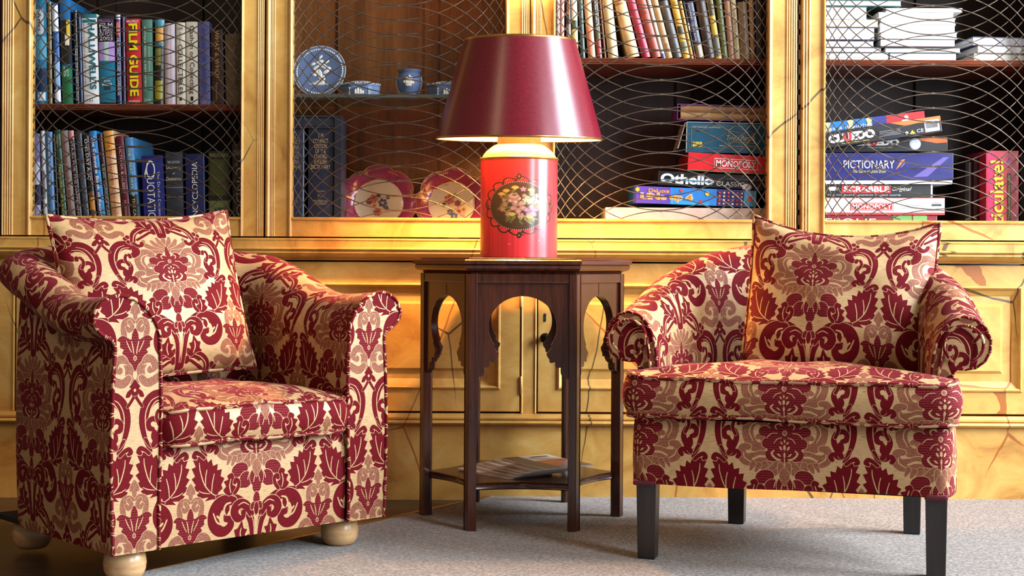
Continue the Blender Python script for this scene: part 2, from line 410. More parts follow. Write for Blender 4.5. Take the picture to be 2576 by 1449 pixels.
def make_medallion():
    S = 3.2; C = Canvas(int(200*S), int(250*S), S, 3, False, 100, 0)
    rs = random.Random(5)
    base = np.array([.60, .03, .035], np.float32)
    C.a[:] = base
    n = np.random.RandomState(2).rand(C.w).astype(np.float32); n = (n+np.roll(n, 1)+np.roll(n, 2))/3
    C.a *= (1-.30*(n-.5)[None, :, None]*2)
    yv = np.linspace(0, 1, C.h)[:, None, None]
    def fill(g, c, al=1.0):
        c = np.array(c, np.float32)
        C.blend(*g, lambda a, k: a*(1-k*al)+c*k*al)
    E = lambda x, y, rx, ry, ro=0: C.poly(C.ellipse(x, y, rx, ry, ro), False)
    cx, cy = 0, 121
    dk = (.035, .02, .012)
    # scrolled border
    for k in range(16):
        t = 2*math.pi*k/16
        def at(r, dt=0): return (cx+62*r*math.cos(t+dt), cy+58*r*math.sin(t+dt))
        a, b, c = at(1.08), at(1.24, .12), at(1.13, .28)
        fill(C.stroke([(*at(1.07, -.1), 1.6), (*at(1.22, -.02), 1.8), (*b, 1.6), (*c, 1.9), (*at(1.04, .24), 1.2)]), dk)
        fill(C.stroke([(*at(1.13, .02), .7), (*at(1.19, .08), .7)]), (.42, .20, .05))
    for sx, sy in ((0,-1),(0,1),(1,0),(-1,0)):
        x, y = cx+sx*73, cy+sy*73
        fill(E(x, y, 5 if sy else 6, 8 if sy else 4), dk); fill(C.stroke([(x-9*abs(sy), y+9*abs(sx)-sy*2, 1.2), (x, y, 2), (x+9*abs(sy), y-9*abs(sx)-sy*2, 1.2)]), dk)
        fill(E(x, y, 1.5, 2.5), (.4,.2,.06))
    fill(E(cx, cy, 64, 61), (.03, .018, .01)); fill(E(cx, cy, 61.5, 58.5), (.048, .027, .014))
    for k in range(92):
        t = 2*math.pi*k/92; fill(E(cx+62.6*math.cos(t), cy+59.6*math.sin(t), 1.1, 1.1), (.62, .52, .38))
    leaf = [(.10,.12,.035), (.16,.17,.05), (.06,.08,.03), (.20,.19,.06)]
    for k in range(70):
        t = rs.uniform(0, 6.28); r = rs.uniform(.35, .82)
        x, y = cx+56*r*math.cos(t), cy+53*r*math.sin(t); a = math.atan2(y-cy, x-cx)+rs.uniform(-.6, .6)
        l = rs.uniform(5, 9)
        fill(E(x, y, l, l*.36, a), rs.choice(leaf)); fill(C.stroke([(x-l*.7*math.cos(a), y-l*.7*math.sin(a), .4), (x+l*.8*math.cos(a), y+l*.8*math.sin(a), .3)]), (.30,.28,.10))
    def flower(x, y, r, n, c, cc, rot=0):
        for k in range(n):
            t = 2*math.pi*k/n+rot
            px, py = x+r*.62*math.cos(t), y+r*.62*math.sin(t)
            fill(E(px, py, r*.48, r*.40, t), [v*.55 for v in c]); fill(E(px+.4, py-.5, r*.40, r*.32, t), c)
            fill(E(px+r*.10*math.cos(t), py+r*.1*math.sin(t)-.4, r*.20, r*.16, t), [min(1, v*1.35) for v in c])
        fill(E(x, y, r*.20, r*.20), cc)
        for k in range(6):
            t = k*1.05; fill(E(x+r*.26*math.cos(t), y+r*.26*math.sin(t), .7, .7), (.5,.4,.1))
    pink = (.42,.24,.20); pale = (.50,.36,.30); mauve = (.36,.22,.30)
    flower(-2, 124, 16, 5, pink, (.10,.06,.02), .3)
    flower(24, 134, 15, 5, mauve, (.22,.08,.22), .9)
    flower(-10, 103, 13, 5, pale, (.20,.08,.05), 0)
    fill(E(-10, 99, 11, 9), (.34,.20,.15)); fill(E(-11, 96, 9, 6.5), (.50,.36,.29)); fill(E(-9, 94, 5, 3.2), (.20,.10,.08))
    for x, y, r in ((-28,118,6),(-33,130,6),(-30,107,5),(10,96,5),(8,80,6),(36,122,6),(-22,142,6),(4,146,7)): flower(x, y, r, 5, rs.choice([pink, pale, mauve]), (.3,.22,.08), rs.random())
    for x, y in ((-26,88),(-8,80),(-36,96),(-14,146),(20,152),(24,86)):
        for k in range(7):
            t = -math.pi/2+(k-3)*.32; fill(C.stroke([(x, y, .9), (x+8*math.cos(t), y+8*math.sin(t), 1.3)]), (.62,.46,.12))
    for bx, by, nn in ((22,106,46),(36,98,26),(38,112,26),(12,106,20)):
        for k in range(nn):
            x, y = bx+rs.gauss(0, 4.6), by+rs.gauss(0, 4.2)
            fill(E(x, y, 1.5, 1.5), (.72,.66,.50)); fill(E(x, y, .6, .6), (.6,.42,.06))
    # wear marks near the foot
    for x, y, l in ((-22,216,5),(-78,236,3),(40,206,2)): fill(C.stroke([(x, y, .6), (x+l, y-.6, .9)]), (.75,.55,.5))
    C.a[:] = np.where(((C.a.min(-1, keepdims=True) > .05) & (C.a[..., 0:1] > .12)), C.a*.72, C.a)
    def lin2s(a): return np.where(a <= .0031308, a*12.92, 1.055*np.power(np.maximum(a, 1e-6), 1/2.4)-.055)
    C.a = lin2s(np.clip(C.a, 0, 1))
    return C.image('painted_bouquet', 'sRGB')
DAMASK = make_damask()
TW, THH = .325, .36
def fabric():
    m, nt, b = newmat('damask_fabric')
    uv = nt.nodes.new('ShaderNodeUVMap'); uv.uv_map = 'UVMap'
    im = nt.nodes.new('ShaderNodeTexImage'); im.image = DAMASK; im.interpolation = 'Linear'; im.extension = 'REPEAT'
    nt.links.new(uv.outputs[0], im.inputs[0])
    sp = nt.nodes.new('ShaderNodeSeparateColor'); nt.links.new(im.outputs[0], sp.inputs[0])
    D, M, B = sp.outputs[0], sp.outputs[1], sp.outputs[2]
    mp = nt.nodes.new('ShaderNodeMapping'); mp.inputs['Scale'].default_value = (22, 170, 1); nt.links.new(uv.outputs[0], mp.inputs[0])
    sh = nt.nodes.new('ShaderNodeMapping'); sh.inputs['Location'].default_value = (.5, 0, 0); nt.links.new(uv.outputs[0], sh.inputs[0]); nt.links.new(sh.outputs[0], im.inputs[0])
    sl = N(nt, 'ShaderNodeTexNoise', Scale=1.0, Detail=4.0, Roughness=.7); nt.links.new(mp.outputs[0], sl.inputs['Vector'])
    g = ramp(nt, [(.28, srgb((86,60,38))), (.38, srgb((164,130,88))), (.62, srgb((188,154,108))), (.8, srgb((206,176,132)))], sl.outputs['Fac'])
    c = mixc(nt, M, g.outputs[0], srgb((112,44,34)))
    dk = ramp(nt, [(.3, srgb((74,4,11))), (.7, srgb((108,8,20)))], sl.outputs['Fac'])
    c = mixc(nt, D, c, dk.outputs[0])
    c = mixc(nt, math_(nt, 'MULTIPLY', B, .38), c, srgb((176,92,92)))
    nt.links.new(c, b.inputs['Base Color'])
    pile = math_(nt, 'MAXIMUM', D, math_(nt, 'MULTIPLY', M, .7))
    ro = math_(nt, 'MULTIPLY_ADD', pile, .32, .46); nt.links.new(ro, b.inputs['Roughness'])
    nt.links.new(math_(nt, 'MULTIPLY_ADD', pile, -.33, .45), b.inputs['Specular IOR Level'])
    b.inputs['Sheen Weight'].default_value = .35
    nt.links.new(math_(nt, 'MULTIPLY_ADD', pile, .22, .02), b.inputs['Sheen Weight'])
    b.inputs['Sheen Roughness'].default_value = .35; b.inputs['Sheen Tint'].default_value = (1, .22, .30, 1)
    hh = math_(nt, 'ADD', math_(nt, 'MULTIPLY', pile, .9), math_(nt, 'MULTIPLY', sl.outputs['Fac'], .5))
    hh = math_(nt, 'ADD', hh, math_(nt, 'MULTIPLY', B, .5))
    bump(nt, b, hh, .35, .0012)
    return m
FAB = fabric()
# ---------------------------------------------------------------- shared materials
PAINT = marbled()
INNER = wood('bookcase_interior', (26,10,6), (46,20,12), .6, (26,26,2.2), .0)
BACKW = wood('back_panel_wood', (112,66,28), (168,104,48), .32, (9,9,1.0), .25)
SHELFW = wood('shelf_wood', (92,42,26), (142,74,46), .35, (2,26,26), .2)
MAHOG = wood('mahogany', (44,19,11), (82,38,22), .24, (34,34,2.2), .35)
BRASS = simple((92,78,66), .45, .65, .3, 40)
GOLD = simple((196,150,84), .3, 1.0, .1, 40)
IRON = simple((30,28,28), .35, .8, .2, 60)
GLASS, _nt, _b = newmat('shelf_glass')
_b.inputs['Base Color'].default_value = (.62, .80, .70, 1); _b.inputs['Transmission Weight'].default_value = .92; _b.inputs['Roughness'].default_value = .06
# carpet: woven loops in grey and beige
CARPET, _nt, _b = newmat('woven_carpet')
_v = coords(_nt, 'Object', (1,1.7,1))
_vo = N(_nt, 'ShaderNodeTexVoronoi', Scale=120.0); _nt.links.new(_v, _vo.inputs['Vector'])
_n1 = N(_nt, 'ShaderNodeTexNoise', Scale=150.0, Detail=2.0); _nt.links.new(_v, _n1.inputs['Vector'])
_n2 = N(_nt, 'ShaderNodeTexNoise', Scale=5.0, Detail=4.0); _nt.links.new(_v, _n2.inputs['Vector'])
_r = ramp(_nt, [(.36, srgb((36,30,26))), (.52, srgb((86,75,66))), (.68, srgb((138,126,115)))], math_(_nt, 'ADD', math_(_nt, 'MULTIPLY', _n1.outputs['Fac'], .7), math_(_nt, 'MULTIPLY', _vo.outputs['Distance'], .45)))
_c = mixc(_nt, math_(_nt, 'MULTIPLY', _n2.outputs['Fac'], .25), _r.outputs[0], srgb((86,74,63)))
_nt.links.new(_c, _b.inputs['Base Color']); _b.inputs['Roughness'].default_value = .9
_b.inputs['Sheen Weight'].default_value = .25
bump(_nt, _b, _vo.outputs['Distance'], .7, .004)
FLOORW = wood('dark_floorboards', (44,34,26), (78,62,48), .4, (3,22,3), .1)
WALL = simple((92,74,56), .8, 0, .05, 4)
CEIL = simple((150,138,120), .9, 0, .03, 4)
# ---------------------------------------------------------------- room shell
MB().box(-2.7, 3.0, -1.2, 4.6, -.06, -.012).build('floor', FLOORW); setp(bpy.data.objects['floor'], kind='structure')
E0, E1 = P(1216, 1247, 4.075), None
def GP(px, py, z=0.0):
    u = px-XC; v = py-YH; vi = v-TH*u; Y = F*(H-z)/vi
    return Vector(((u+TH*v)/F*Y, Y))
ca, cb = GP(1196, 1256), GP(1085, 1280)
dirv = (cb-ca).normalized(); pa = ca-dirv*.08; 
tA = (pa.y-4.08)/dirv.y if False else 0
pA = Vector((ca.x+dirv.x*((4.08-ca.y)/dirv.y), 4.08)); pB = ca+dirv*1.55
MB().prism([(pA.x, 4.08), (pB.x, pB.y), (pB.x, -1.2), (3.0, -1.2), (3.0, 4.08)], -.012, 0.0, 'z').build('floor', CARPET)
setp(bpy.data.objects['floor.001'], kind='structure')
t = MB(); nrm = Vector((-dirv.y, dirv.x))*.006
t.prism([tuple(pA-nrm), tuple(pA+nrm), tuple(pB+nrm), tuple(pB-nrm)], -.011, .0015, 'z'); setp(t.build('trim_1', GOLD), kind='structure')
setp(MB().box(-2.7, 3.0, 4.56, 4.62, -.06, 3.8).build('wall_back', WALL), kind='structure')
setp(MB().box(-2.76, -2.7, -1.2, 4.6, -.06, 3.8).build('wall_left', WALL), kind='structure')
setp(MB().box(-2.76, 3.06, -1.2, 4.62, 3.8, 3.86).build('ceiling', CEIL), kind='structure')
WY0, WY1, WZ0, WZ1 = 2.1, 3.7, .8, 3.2
w = MB(); w.box(3.0,3.06,-1.2,-.6,-.06,3.8); w.box(3.0,3.06,.9,WY0,-.06,3.8); w.box(3.0,3.06,-.6,.9,-.06,WZ0); w.box(3.0,3.06,-.6,.9,WZ1,3.8); w.box(3.0,3.06,WY1,4.6,-.06,3.8); w.box(3.0,3.06,WY0,WY1,-.06,WZ0); w.box(3.0,3.06,WY0,WY1,WZ1,3.8)
setp(w.build('wall_right', WALL), kind='structure')
for nm, a_, b_ in (('window_1', WY0, WY1), ('fill_window', -.6, .9)):  # second, unseen window is added to brighten the left bookcase and chair
    w = MB(); w.box(3.0,3.05,a_,a_+.05,WZ0,WZ1); w.box(3.0,3.05,b_-.05,b_,WZ0,WZ1); w.box(3.0,3.05,a_,b_,WZ0,WZ0+.05); w.box(3.0,3.05,a_,b_,WZ1-.05,WZ1); w.box(3.01,3.04,(a_+b_)/2-.02,(a_+b_)/2+.02,WZ0,WZ1); w.box(3.01,3.04,a_,b_,1.98,2.02)
    setp(w.build(nm, simple((225,220,205), .5)), kind='structure')
# ---------------------------------------------------------------- bookcase
YD = 4.11; YI = 4.142; YB = 4.45; ZT = 1.80
ZF = Z(599, YD)            # cabinet floor level
def stile_profile(segs, Y=YD, back=.028):
    """segs: (kind, px0, px1); returns plan outline (x, y)"""
    out = []
    for k, a, b in segs:
        xa, xb = X(a, Y), X(b, Y); w = xb-xa
        if k == 'f': out += [(xa, Y), (xb, Y)]
        elif k == 'g': out += [(xa, Y+.004), (xb, Y+.004)]
        elif k == 'r':
            out += [(xa+w*t, Y-.0005-w*.42*math.sin(math.pi*t)) for t in (.04,.2,.35,.5,.65,.8,.96)]
        elif k == 'b':
            out += [(xa, Y), (xa+w*.12, Y-.006), (xa+w*.35, Y-.0085), (xa+w*.6, Y-.0075), (xa+w*.72, Y-.003), (xb, Y-.002)]
        elif k == 'B':
            out += [(xa, Y-.002), (xa+w*.28, Y-.003), (xa+w*.4, Y-.0075), (xa+w*.65, Y-.0085), (xa+w*.88, Y-.006), (xb, Y)]
    out += [(out[-1][0], Y+back), (out[0][0], Y+back)]
    return out
def reeds(a, b, n): 
    w = (b-a)/n; return [('r', a+i*w, a+(i+1)*w) for i in range(n)]
def grille(pxl, pxr, parent, ph):
    """criss-cross bowed wires with a welded bead where each pair touches"""
    m = MB(); cx = (pxl+pxr)/2; hw = (pxr-pxl)/2+2; sp = 36.7; Yw = YD+.010
    def a(x): return x*x/550*(1+.30*(x/265)**4)
    top = 660-(ZT-.09-H)*F/YD; bot = 553
    for k in range(-30, 24):
        y0 = ph+k*sp; jit = random.uniform(-1.2, 1.2)
        for sgn in (1, -1):
            run = []
            for i in range(-30, 31):
                x = hw*i/30; y = y0+jit*math.cos(x/170)-sgn*a(x)+sgn*-1.0
                ok = top < y < bot+1
                if ok: run.append(P(cx+x, y, Yw+(.0017 if sgn > 0 else -.0017)*min(1, abs(x)/40+.35)))
                if (not ok or i == 30) and run:
                    if len(run) > 1: m.tube(run, .00165, 6, cap=False)
                    run = []
        if top < y0 < bot-2:
            p = P(cx, y0, Yw); m.tube([p-Vector((.005,0,0)), p-Vector((.004,0,0)), p+Vector((.004,0,0)), p+Vector((.005,0,0))], [.0005,.0027,.0027,.0005], 6)
    o = m.build('wire_grille', BRASS, parent, smooth=60, fix=False); return o
def upper_door(parent, left, right, pxl, pxr, ph):
    m = MB(); zb = Z(598, YD)
    m.prism(stile_profile(left), zb, ZT-.03, 'z'); m.prism(stile_profile(right), zb, ZT-.03, 'z')
    xl, xr = X(pxl, YD)-.001, X(pxr, YD)+.001
    z1, z2 = Z(557, YD), Z(549, YD)
    m.prism([(YD,zb),(YD,z1),(YD-.007,z1+.001),(YD-.0085,z1+.005),(YD-.003,z2-.001),(YD-.001,z2),(YD+.028,z2),(YD+.028,zb)], xl, xr, 'x')
    m.prism([(YD,ZT-.10),(YD-.006,ZT-.092),(YD,ZT-.086),(YD,ZT-.03),(YD+.028,ZT-.03),(YD+.028,ZT-.10)], xl, xr, 'x')
    d = m.build('door', PAINT, parent, smooth=35)
    grille(pxl, pxr, d, ph)
    return d
def carcass(parent, pa, pb, mids=(), backs=None):
    xa, xb = X(pa, YI), X(pb, YI); m = MB()
    m.box(xa, xa+.018, YI, YB, ZF, ZT-.02); m.box(xb-.018, xb, YI, YB, ZF, ZT-.02)
    for p in mids: x = X(p, YI); m.box(x-.01, x+.01, YI+.002, YB, ZF, ZT-.02)
    m.box(xa, xb, YI, YB, ZF-.016, ZF); m.box(xa, xb, YI, YB, ZT-.038, ZT-.02)
    m.build('carcass', INNER, parent)
    m = MB(); m.box(xa, xb, YD+.004, YB, ZT-.02, ZT); m.prism([(YD-.03,ZT),(YD-.034,ZT+.012),(YD-.01,ZT+.03),(YD+.004,ZT+.03),(YB,ZT+.03),(YB,ZT)], xa, xb, 'x')
    m.build('cornice', PAINT, parent)
def shelf(parent, pa, pb, py, name='shelf', mat=None, Y=YI+.012):
    xa, xb = X(pa, Y), X(pb, Y); z = Z(py, Y); h = 15/F*Y
    pf = [(YB-.002, z), (Y, z), (Y-.004, z-.2*h), (Y-.001, z-.32*h), (Y-.004, z-.45*h), (Y-.001, z-.58*h), (Y-.004, z-.72*h), (Y+.001, z-.86*h), (Y+.002, z-h), (YB-.002, z-h)]
    return MB().prism(pf, xa, xb, 'x').build(name, mat or SHELFW, parent)
BL = empty('bookcase', 'yellow marbled bookcase with wire door behind the left armchair, full of upright reference books', 'bookcase', (0,0,0), group='built-in bookcases')
BM = empty('bookcase', 'yellow marbled bookcase with two wire doors behind the lamp, holding china and games', 'bookcase', (0,0,0), group='built-in bookcases')
BR = empty('bookcase', 'yellow marbled bookcase with wire door behind the right armchair, holding paper-edged stacks and games', 'bookcase', (0,0,0), group='built-in bookcases')
# doors
upper_door(BL, reeds(4,34,5)+[('f',34,66),('B',66,80)], [('b',606,613),('f',613,646)]+reeds(646,664,4), 80, 606, 2.4)
upper_door(BM, [('r',668,680)]+reeds(681,692,3)+[('f',692,723),('B',723,736)], [('b',1270,1280),('f',1280,1309)]+reeds(1309,1331,4), 736, 1270, 15.0)
upper_door(BM, [('r',1333,1346)]+reeds(1347,1360,3)+[('f',1360,1386),('B',1386,1396)], [('b',1930,1942),('f',1942,1975)]+reeds(1975,2004,5), 1396, 1930, 17.4)
upper_door(BR, reeds(2016,2038,3)+[('f',2038,2065),('B',2065,2076)], [('b',2618,2630),('f',2630,2662)]+reeds(2662,2686,4), 2076, 2618, 14.6)
carcass(BL, -20, 664); carcass(BM, 670, 2003, (1332,)); carcass(BR, 2018, 2690)
def back(parent, pa, pb, mat, battens=()):
    m = MB(); m.box(X(pa,YI), X(pb,YI), YB+.0005, YB+.015, ZF-.016, ZT)
    for p, w in battens: m.box(X(p,YB), X(p+w,YB), YB-.012, YB, ZF+.001, ZT-.04)
    m.build('back_panel', mat, parent)
back(BL, -20, 668, INNER, ((250,40),(470,40))); back(BM, 670, 1334, BACKW, ((1068,34),(850,6))); back(BM, 1334, 2004, INNER, ((1700,36),)); back(BR, 2018, 2690, INNER, ((2300,36),))
shelf(BL, -2, 645, 267); shelf(BM, 1350, 1985, 144.5); shelf(BR, 2036, 2668, 145)
yg = YI+.02; MB().box(X(690,yg), X(1318,yg), yg, YB-.03, Z(247,yg), Z(238.5,yg)).build('glass_shelf', GLASS, BM, bevel=.001)
# slotted strip glimpsed in the gap between middle and right bookcases
m = MB(); z = ZF
xs0, xs1 = X(2005.5, 4.135), X(2012, 4.135)
while z < ZT-.1:
    m.box(xs0, xs1, 4.135, 4.14, z, z+.027); m.box(xs0, xs0+.002, 4.135, 4.14, z, z+.043); z += .043
m.build('shelf_standard', simple((176,150,152), .4, .5), BR)
# moulded ledge
LY = 4.045
def lz(py): return Z(py, LY)
led = [(4.139, lz(601)), (LY+.035, lz(601)), (LY+.008, lz(603)), (LY+.002, lz(606)), (LY+.004, lz(609)), (LY+.004, lz(624)), (LY-.002, lz(626)), (LY-.004, lz(629)), (LY-.001, lz(632)), (LY+.005, lz(633)), (LY+.003, lz(636)), (LY+.002, lz(639)), (LY+.007, lz(641)), (LY+.012, lz(645)), (LY+.024, lz(650)), (LY+.042, lz(653)), (LY+.046, lz(657)), (4.139, lz(657))]
o = MB().prism(led, -1.62, 1.60, 'x').build('ledge', PAINT, None, smooth=30)
setp(o, 'long yellow moulded ledge running under the wire-fronted bookcase doors', 'ledge')
# ---------------------------------------------------------------- base cabinets
YC = 4.095
def ring(m, x0, x1, z0, z1, loops):
    rows = []
    for (l, r, t, b), y in loops:
        rows.append([(x0+l, y, z0+b), (x1-r, y, z0+b), (x1-r, y, z1-t), (x0+l, y, z1-t)])
    m.grid(rows, cv=True); return rows[-1]
def base_door(parent, pxl, pxr, sl=52, sr=52):
    x0, x1 = X(pxl, YC, 850), X(pxr, YC, 850); z1, z0 = Z(661, YC), Z(1036, YC); k = YC/F
    s = (sl*k, sr*k, 55*k, 59*k); e = lambda d, y: (tuple(v+d for v in s), y)
    m = MB(); zero = (0,0,0,0)
    lp = [(zero, YC+.03), (zero, YC+.002), ((.002,)*4, YC), e(-.004, YC), e(-.002, YC-.004), e(.002, YC-.006), e(.006, YC-.003), e(.009, YC+.004), e(.024, YC+.012), e(.026, YC+.014)]
    rr = ring(m, x0, x1, z0, z1, lp)
    d = m.build('door', PAINT, parent, smooth=30)
    m = MB(); a = [(p[0], p[1], p[2]) for p in rr]
    xa, xb, za, zb = a[0][0], a[1][0], a[0][2], a[2][2]
    r2 = ring(m, xa, xb, za, zb, [(zero, YC+.014), ((.022,)*4, YC+.013), ((.030,)*4, YC+.006), ((.036,)*4, YC+.006)])
    m.add(r2, [(0,1,2,3)]); m.build('panel', PAINT, d)
    return d
def base_unit(name, label, pa, pb, doors, posts):
    b = empty(name, label, 'cabinet', group='base cabinets')
    m = MB(); z1, z0 = Z(657.5, YC), Z(1042, YC)
    xa, xb = X(pa, YC, 850), X(pb, YC, 850)
    m.box(xa, xa+.016, YC+.012, YB, z0, z1); m.box(xb-.016, xb, YC+.012, YB, z0, z1); m.box(xa, xb, YB-.01, YB, z0, z1); m.box(xa, xb, YC+.034, YB, z0, z0+.016)
    m.build('carcass', INNER, b)
    for p0, p1 in posts:
        m = MB()
        x0, x1 = X(p0, YC, 850), X(p1, YC, 850)
        m.box(x0, x1, YC+.001, YC+.03, z0, z1); m.tube([(x0, YC+.002, z0+.003), (x0, YC+.002, z1-.003)], .004, 6); m.tube([(x1, YC+.002, z0+.003), (x1, YC+.002, z1-.003)], .004, 6)
        m.build('post', PAINT, b, smooth=40)
    return b, [base_door(b, *d) for d in doors]
C1, _ = base_unit('base_cabinet', 'yellow marbled base cabinet behind the left armchair, mostly hidden', -20, 652, [(40,640)], [(-16,34)])
C2, dd = base_unit('base_cabinet', 'yellow marbled base cabinet with hinged double doors behind the hexagonal table', 655, 1985, [(696,1308),(1353,1955)], [(658,690),(1313,1347),(1962,1982)])
C3, _ = base_unit('base_cabinet', 'yellow marbled base cabinet with framed panel behind the right armchair', 1990, 2690, [(2060,2614,52,46)], [(1996,2050),(2622,2680)])
for y0, y1 in ((744,770),(950,990)):
    p0, p1 = P(1310.5, y0, YC-.001), P(1310.5, y1, YC-.001)
    MB().tube([p0+Vector((0,0,.004)), p0, p1, p1-Vector((0,0,.004))], [.0015,.0042,.0042,.0015], 10).build('hinge', simple((190,150,90), .45, .6), dd[0], smooth=50)
kp = P(1371, 850, YC); 
mk = MB(); pr = [(.0,-.022),(.008,-.021),(.0135,-.017),(.0145,-.012),(.010,-.007),(.006,-.003),(.012,-.001),(.013,.001)]
mk.grid([[(kp.x+r*math.cos(a*math.pi/10), YC+z, kp.z+r*math.sin(a*math.pi/10)) for a in range(20)] for r, z in pr], cv=True)
mk.build('knob', IRON, dd[1], smooth=50)
kp = P(1371, 799, YC); pts = [(-.003,.010),(0,.0125),(.003,.010),(.0035,.004),(.0022,0),(.0035,-.005),(.0025,-.011),(0,-.0125),(-.003,-.0105),(-.0035,-.004),(-.0024,0),(-.0036,.005)]
MB().prism([(kp.x+a, kp.z+b) for a, b in pts], YC-.0012, YC+.0015).build('keyhole', simple((14,9,6), .8), dd[1])
bb = [(4.08, -.0115), (4.08, Z(1072,4.08)), (4.076, Z(1070,4.07)), (4.066, Z(1068,4.07)), (4.063, Z(1064,4.07)), (4.067, Z(1059,4.07)), (4.077, Z(1058,4.07)), (4.072, Z(1055,4.07)), (4.072, Z(1051,4.07)), (4.079, Z(1049,4.07)), (4.082, Z(1043,4.07)), (4.13, Z(1043,4.07)), (4.13, -.0115)]
setp(MB().prism(bb, -1.62, 1.60, 'x').build('baseboard_back', PAINT, None, smooth=30), kind='structure')
# ---------------------------------------------------------------- books
PAGES = simple((222,208,176), .8, 0, .12, 160)
WPAGE = simple((214,213,210), .75, 0, .06, 160)
WHITE, BLACK, CREAM, GOLDI = (238,236,230), (16,14,15), (232,222,196), (206,168,96)
def cover_mat(c, rough=.42): return simple(c, rough, 0, .14, 24, .08)
class Row:
    def __init__(s, ox, oy, sc, zf, Y, depth=.17): s.ox, s.oy, s.sc, s.zf, s.Y, s.d = ox, oy, sc, zf, Y, depth
    def px(s, x): return s.ox+x/s.sc
    def py(s, y): return s.oy+y/s.sc
def lettering(par, ts, w, h, y):
    for t in ts:
        y -= .00035
        s, f0, f1, wf, c, dr = t[:6]; xo = t[6] if len(t) > 6 else 0.0; kw = t[7] if len(t) > 7 else {}
        L = (f1-f0)*h; loc = (xo*w, y, (f0+f1)/2*h)
        if dr == 'd': text(s, L, wf*w, ink(c), par, loc=loc, ang=-math.pi/2, **kw)
        elif dr == 'u': text(s, L, wf*w, ink(c), par, loc=loc, ang=math.pi/2, **kw)
        elif dr == 'x': text(s, wf*w, L, ink(c), par, loc=loc, ang=math.pi, **kw)
        else: text(s, wf*w, L, ink(c), par, loc=loc, **kw)
def book(row, bl, br, tl, tr, yt, c, label, bands=(), titles=(), group=None, bul=.0035, depth=None, rough=.42, dy=0.0, pages=None, name='book'):
    Y = row.Y+dy; z0 = row.zf; zt = Z(row.py(yt), Y)
    xb0, xb1, xt0, xt1 = [X(row.px(v), Y, row.py(yt)) for v in (bl, br, tl, tr)]
    cb, ct = (xb0+xb1)/2, (xt0+xt1)/2; hv = zt-z0
    be = math.atan2(ct-cb, hv); w = max(.004, min(xb1-xb0, xt1-xt0)*math.cos(be)*.965); 
    h = (hv-abs(w*math.sin(be))*.5)/math.cos(be)
    d = (depth or row.d)*random.uniform(.92, 1.0)
    e = empty(name, label, 'book', (cb, Y, z0+abs(w/2*math.sin(be))+.0002), 0, group); e.rotation_euler = (0, be, 0)
    n = 6; sp = [(-w/2+w*i/n, -bul*(1-(2*i/n-1)**2)) for i in range(n+1)]; t = min(.0024, w*.18)
    out = [(-w/2, d)]+sp+[(w/2, d), (w/2-t, d), (w/2-t, t), (-w/2+t, t), (-w/2+t, d)]
    MB().prism(out, 0, h, 'z').build('cover', cover_mat(c, rough), e, smooth=40)
    MB().box(-w/2+t, w/2-t, t, d-.004, .003, h-.004).build('pages', pages or PAGES, e)
    dy_ = 0
    for b in bands:
        dy_ += .00025
        f0, f1, cc = b[:3]; a0, a1 = (b[3], b[4]) if len(b) > 3 else (0, 1)
        k = 6; pts = [(-w/2+w*(a0+(a1-a0)*i/k),) for i in range(k+1)]
        fr = [(x[0], -bul*(1-(2*x[0]/w)**2)-.0004-dy_) for x in pts]; bk = [(x, y+.0004+dy_) for x, y in reversed(fr)]
        MB().prism(fr+bk, f0*h, f1*h, 'z').build('spine_band', cover_mat(cc, rough), e, smooth=40)
    lettering(e, titles, w, h, -bul-.0010-dy_)
    return e
zL1 = Z(267, YI+.012); zR1 = Z(144.5, YI+.012); zRr = Z(145, YI+.012)
A = Row(0, 0, 4.025, zL1, 4.172)
gA = 'books on the upper left shelf'
def ba(*a, **k): return book(A, *a, group=gA, **k)
ba(330,362,326,352,70,(96,140,196),'slim blue and white book leftmost on the upper left shelf',[(.55,1,(190,205,225))])
ba(366,490,350,472,14,(38,120,158),'tall teal blue atlas with pale spine label on the upper left shelf',[(.66,.90,(190,200,205),.1,.75),(.03,.11,(215,222,226),.2,.85),(.42,.64,(86,160,188)),(.12,.34,(24,52,84))],[('Atlas',.69,.87,.28,(30,30,40),'d',-.07)],depth=.22)
ba(494,536,474,520,48,(104,86,40),'thin olive brown book beside the teal atlas')
ba(562,626,522,585,60,(36,92,160),'slim glossy white and blue book with pale photo bands, right of an olive brown one',[(.72,.98,(214,222,232)),(.02,.14,(222,226,232)),(.18,.42,(120,164,206))],[('REGIONAL BRITAIN',.14,.5,.22,WHITE,'u')])
ba(640,748,592,716,20,(24,96,150),'tall blue, black and green book with a yellow bird on its spine',[(.38,.80,(20,20,20)),(0,.36,(22,104,60)),(.62,.80,(206,170,40),.62,.95),(.56,.66,(210,196,170),.45,.85)],[('Birds',.26,.36,.5,(170,205,180),'h')],depth=.23)
ba(772,812,734,782,130,(18,18,20),'thin black book with white lettering left of the teal-lettered white book',(),[('Antiques and Antiques Furniture',.04,.62,.42,WHITE,'d')])
ba(815,850,786,818,166,(34,54,92),'thin navy book squeezed left of the white book with teal capitals',depth=.15)
ba(856,1016,820,982,168,(226,226,222),'thick white book with huge teal vertical capitals on the upper left shelf',[(.955,1,(30,112,124)),(.905,.94,(30,112,124),.06,.94)],[("HALLIWELL'S",.16,.90,.44,(24,104,118),'d',.16,{'offset':.03}),("WHO'S WHO IN THE MOVIES",.2,.90,.10,(40,60,70),'d',-.34),('FOURTH EDITION',.085,.105,.7,(60,70,75),'h'),('H',.02,.05,.2,(20,90,110),'h')])
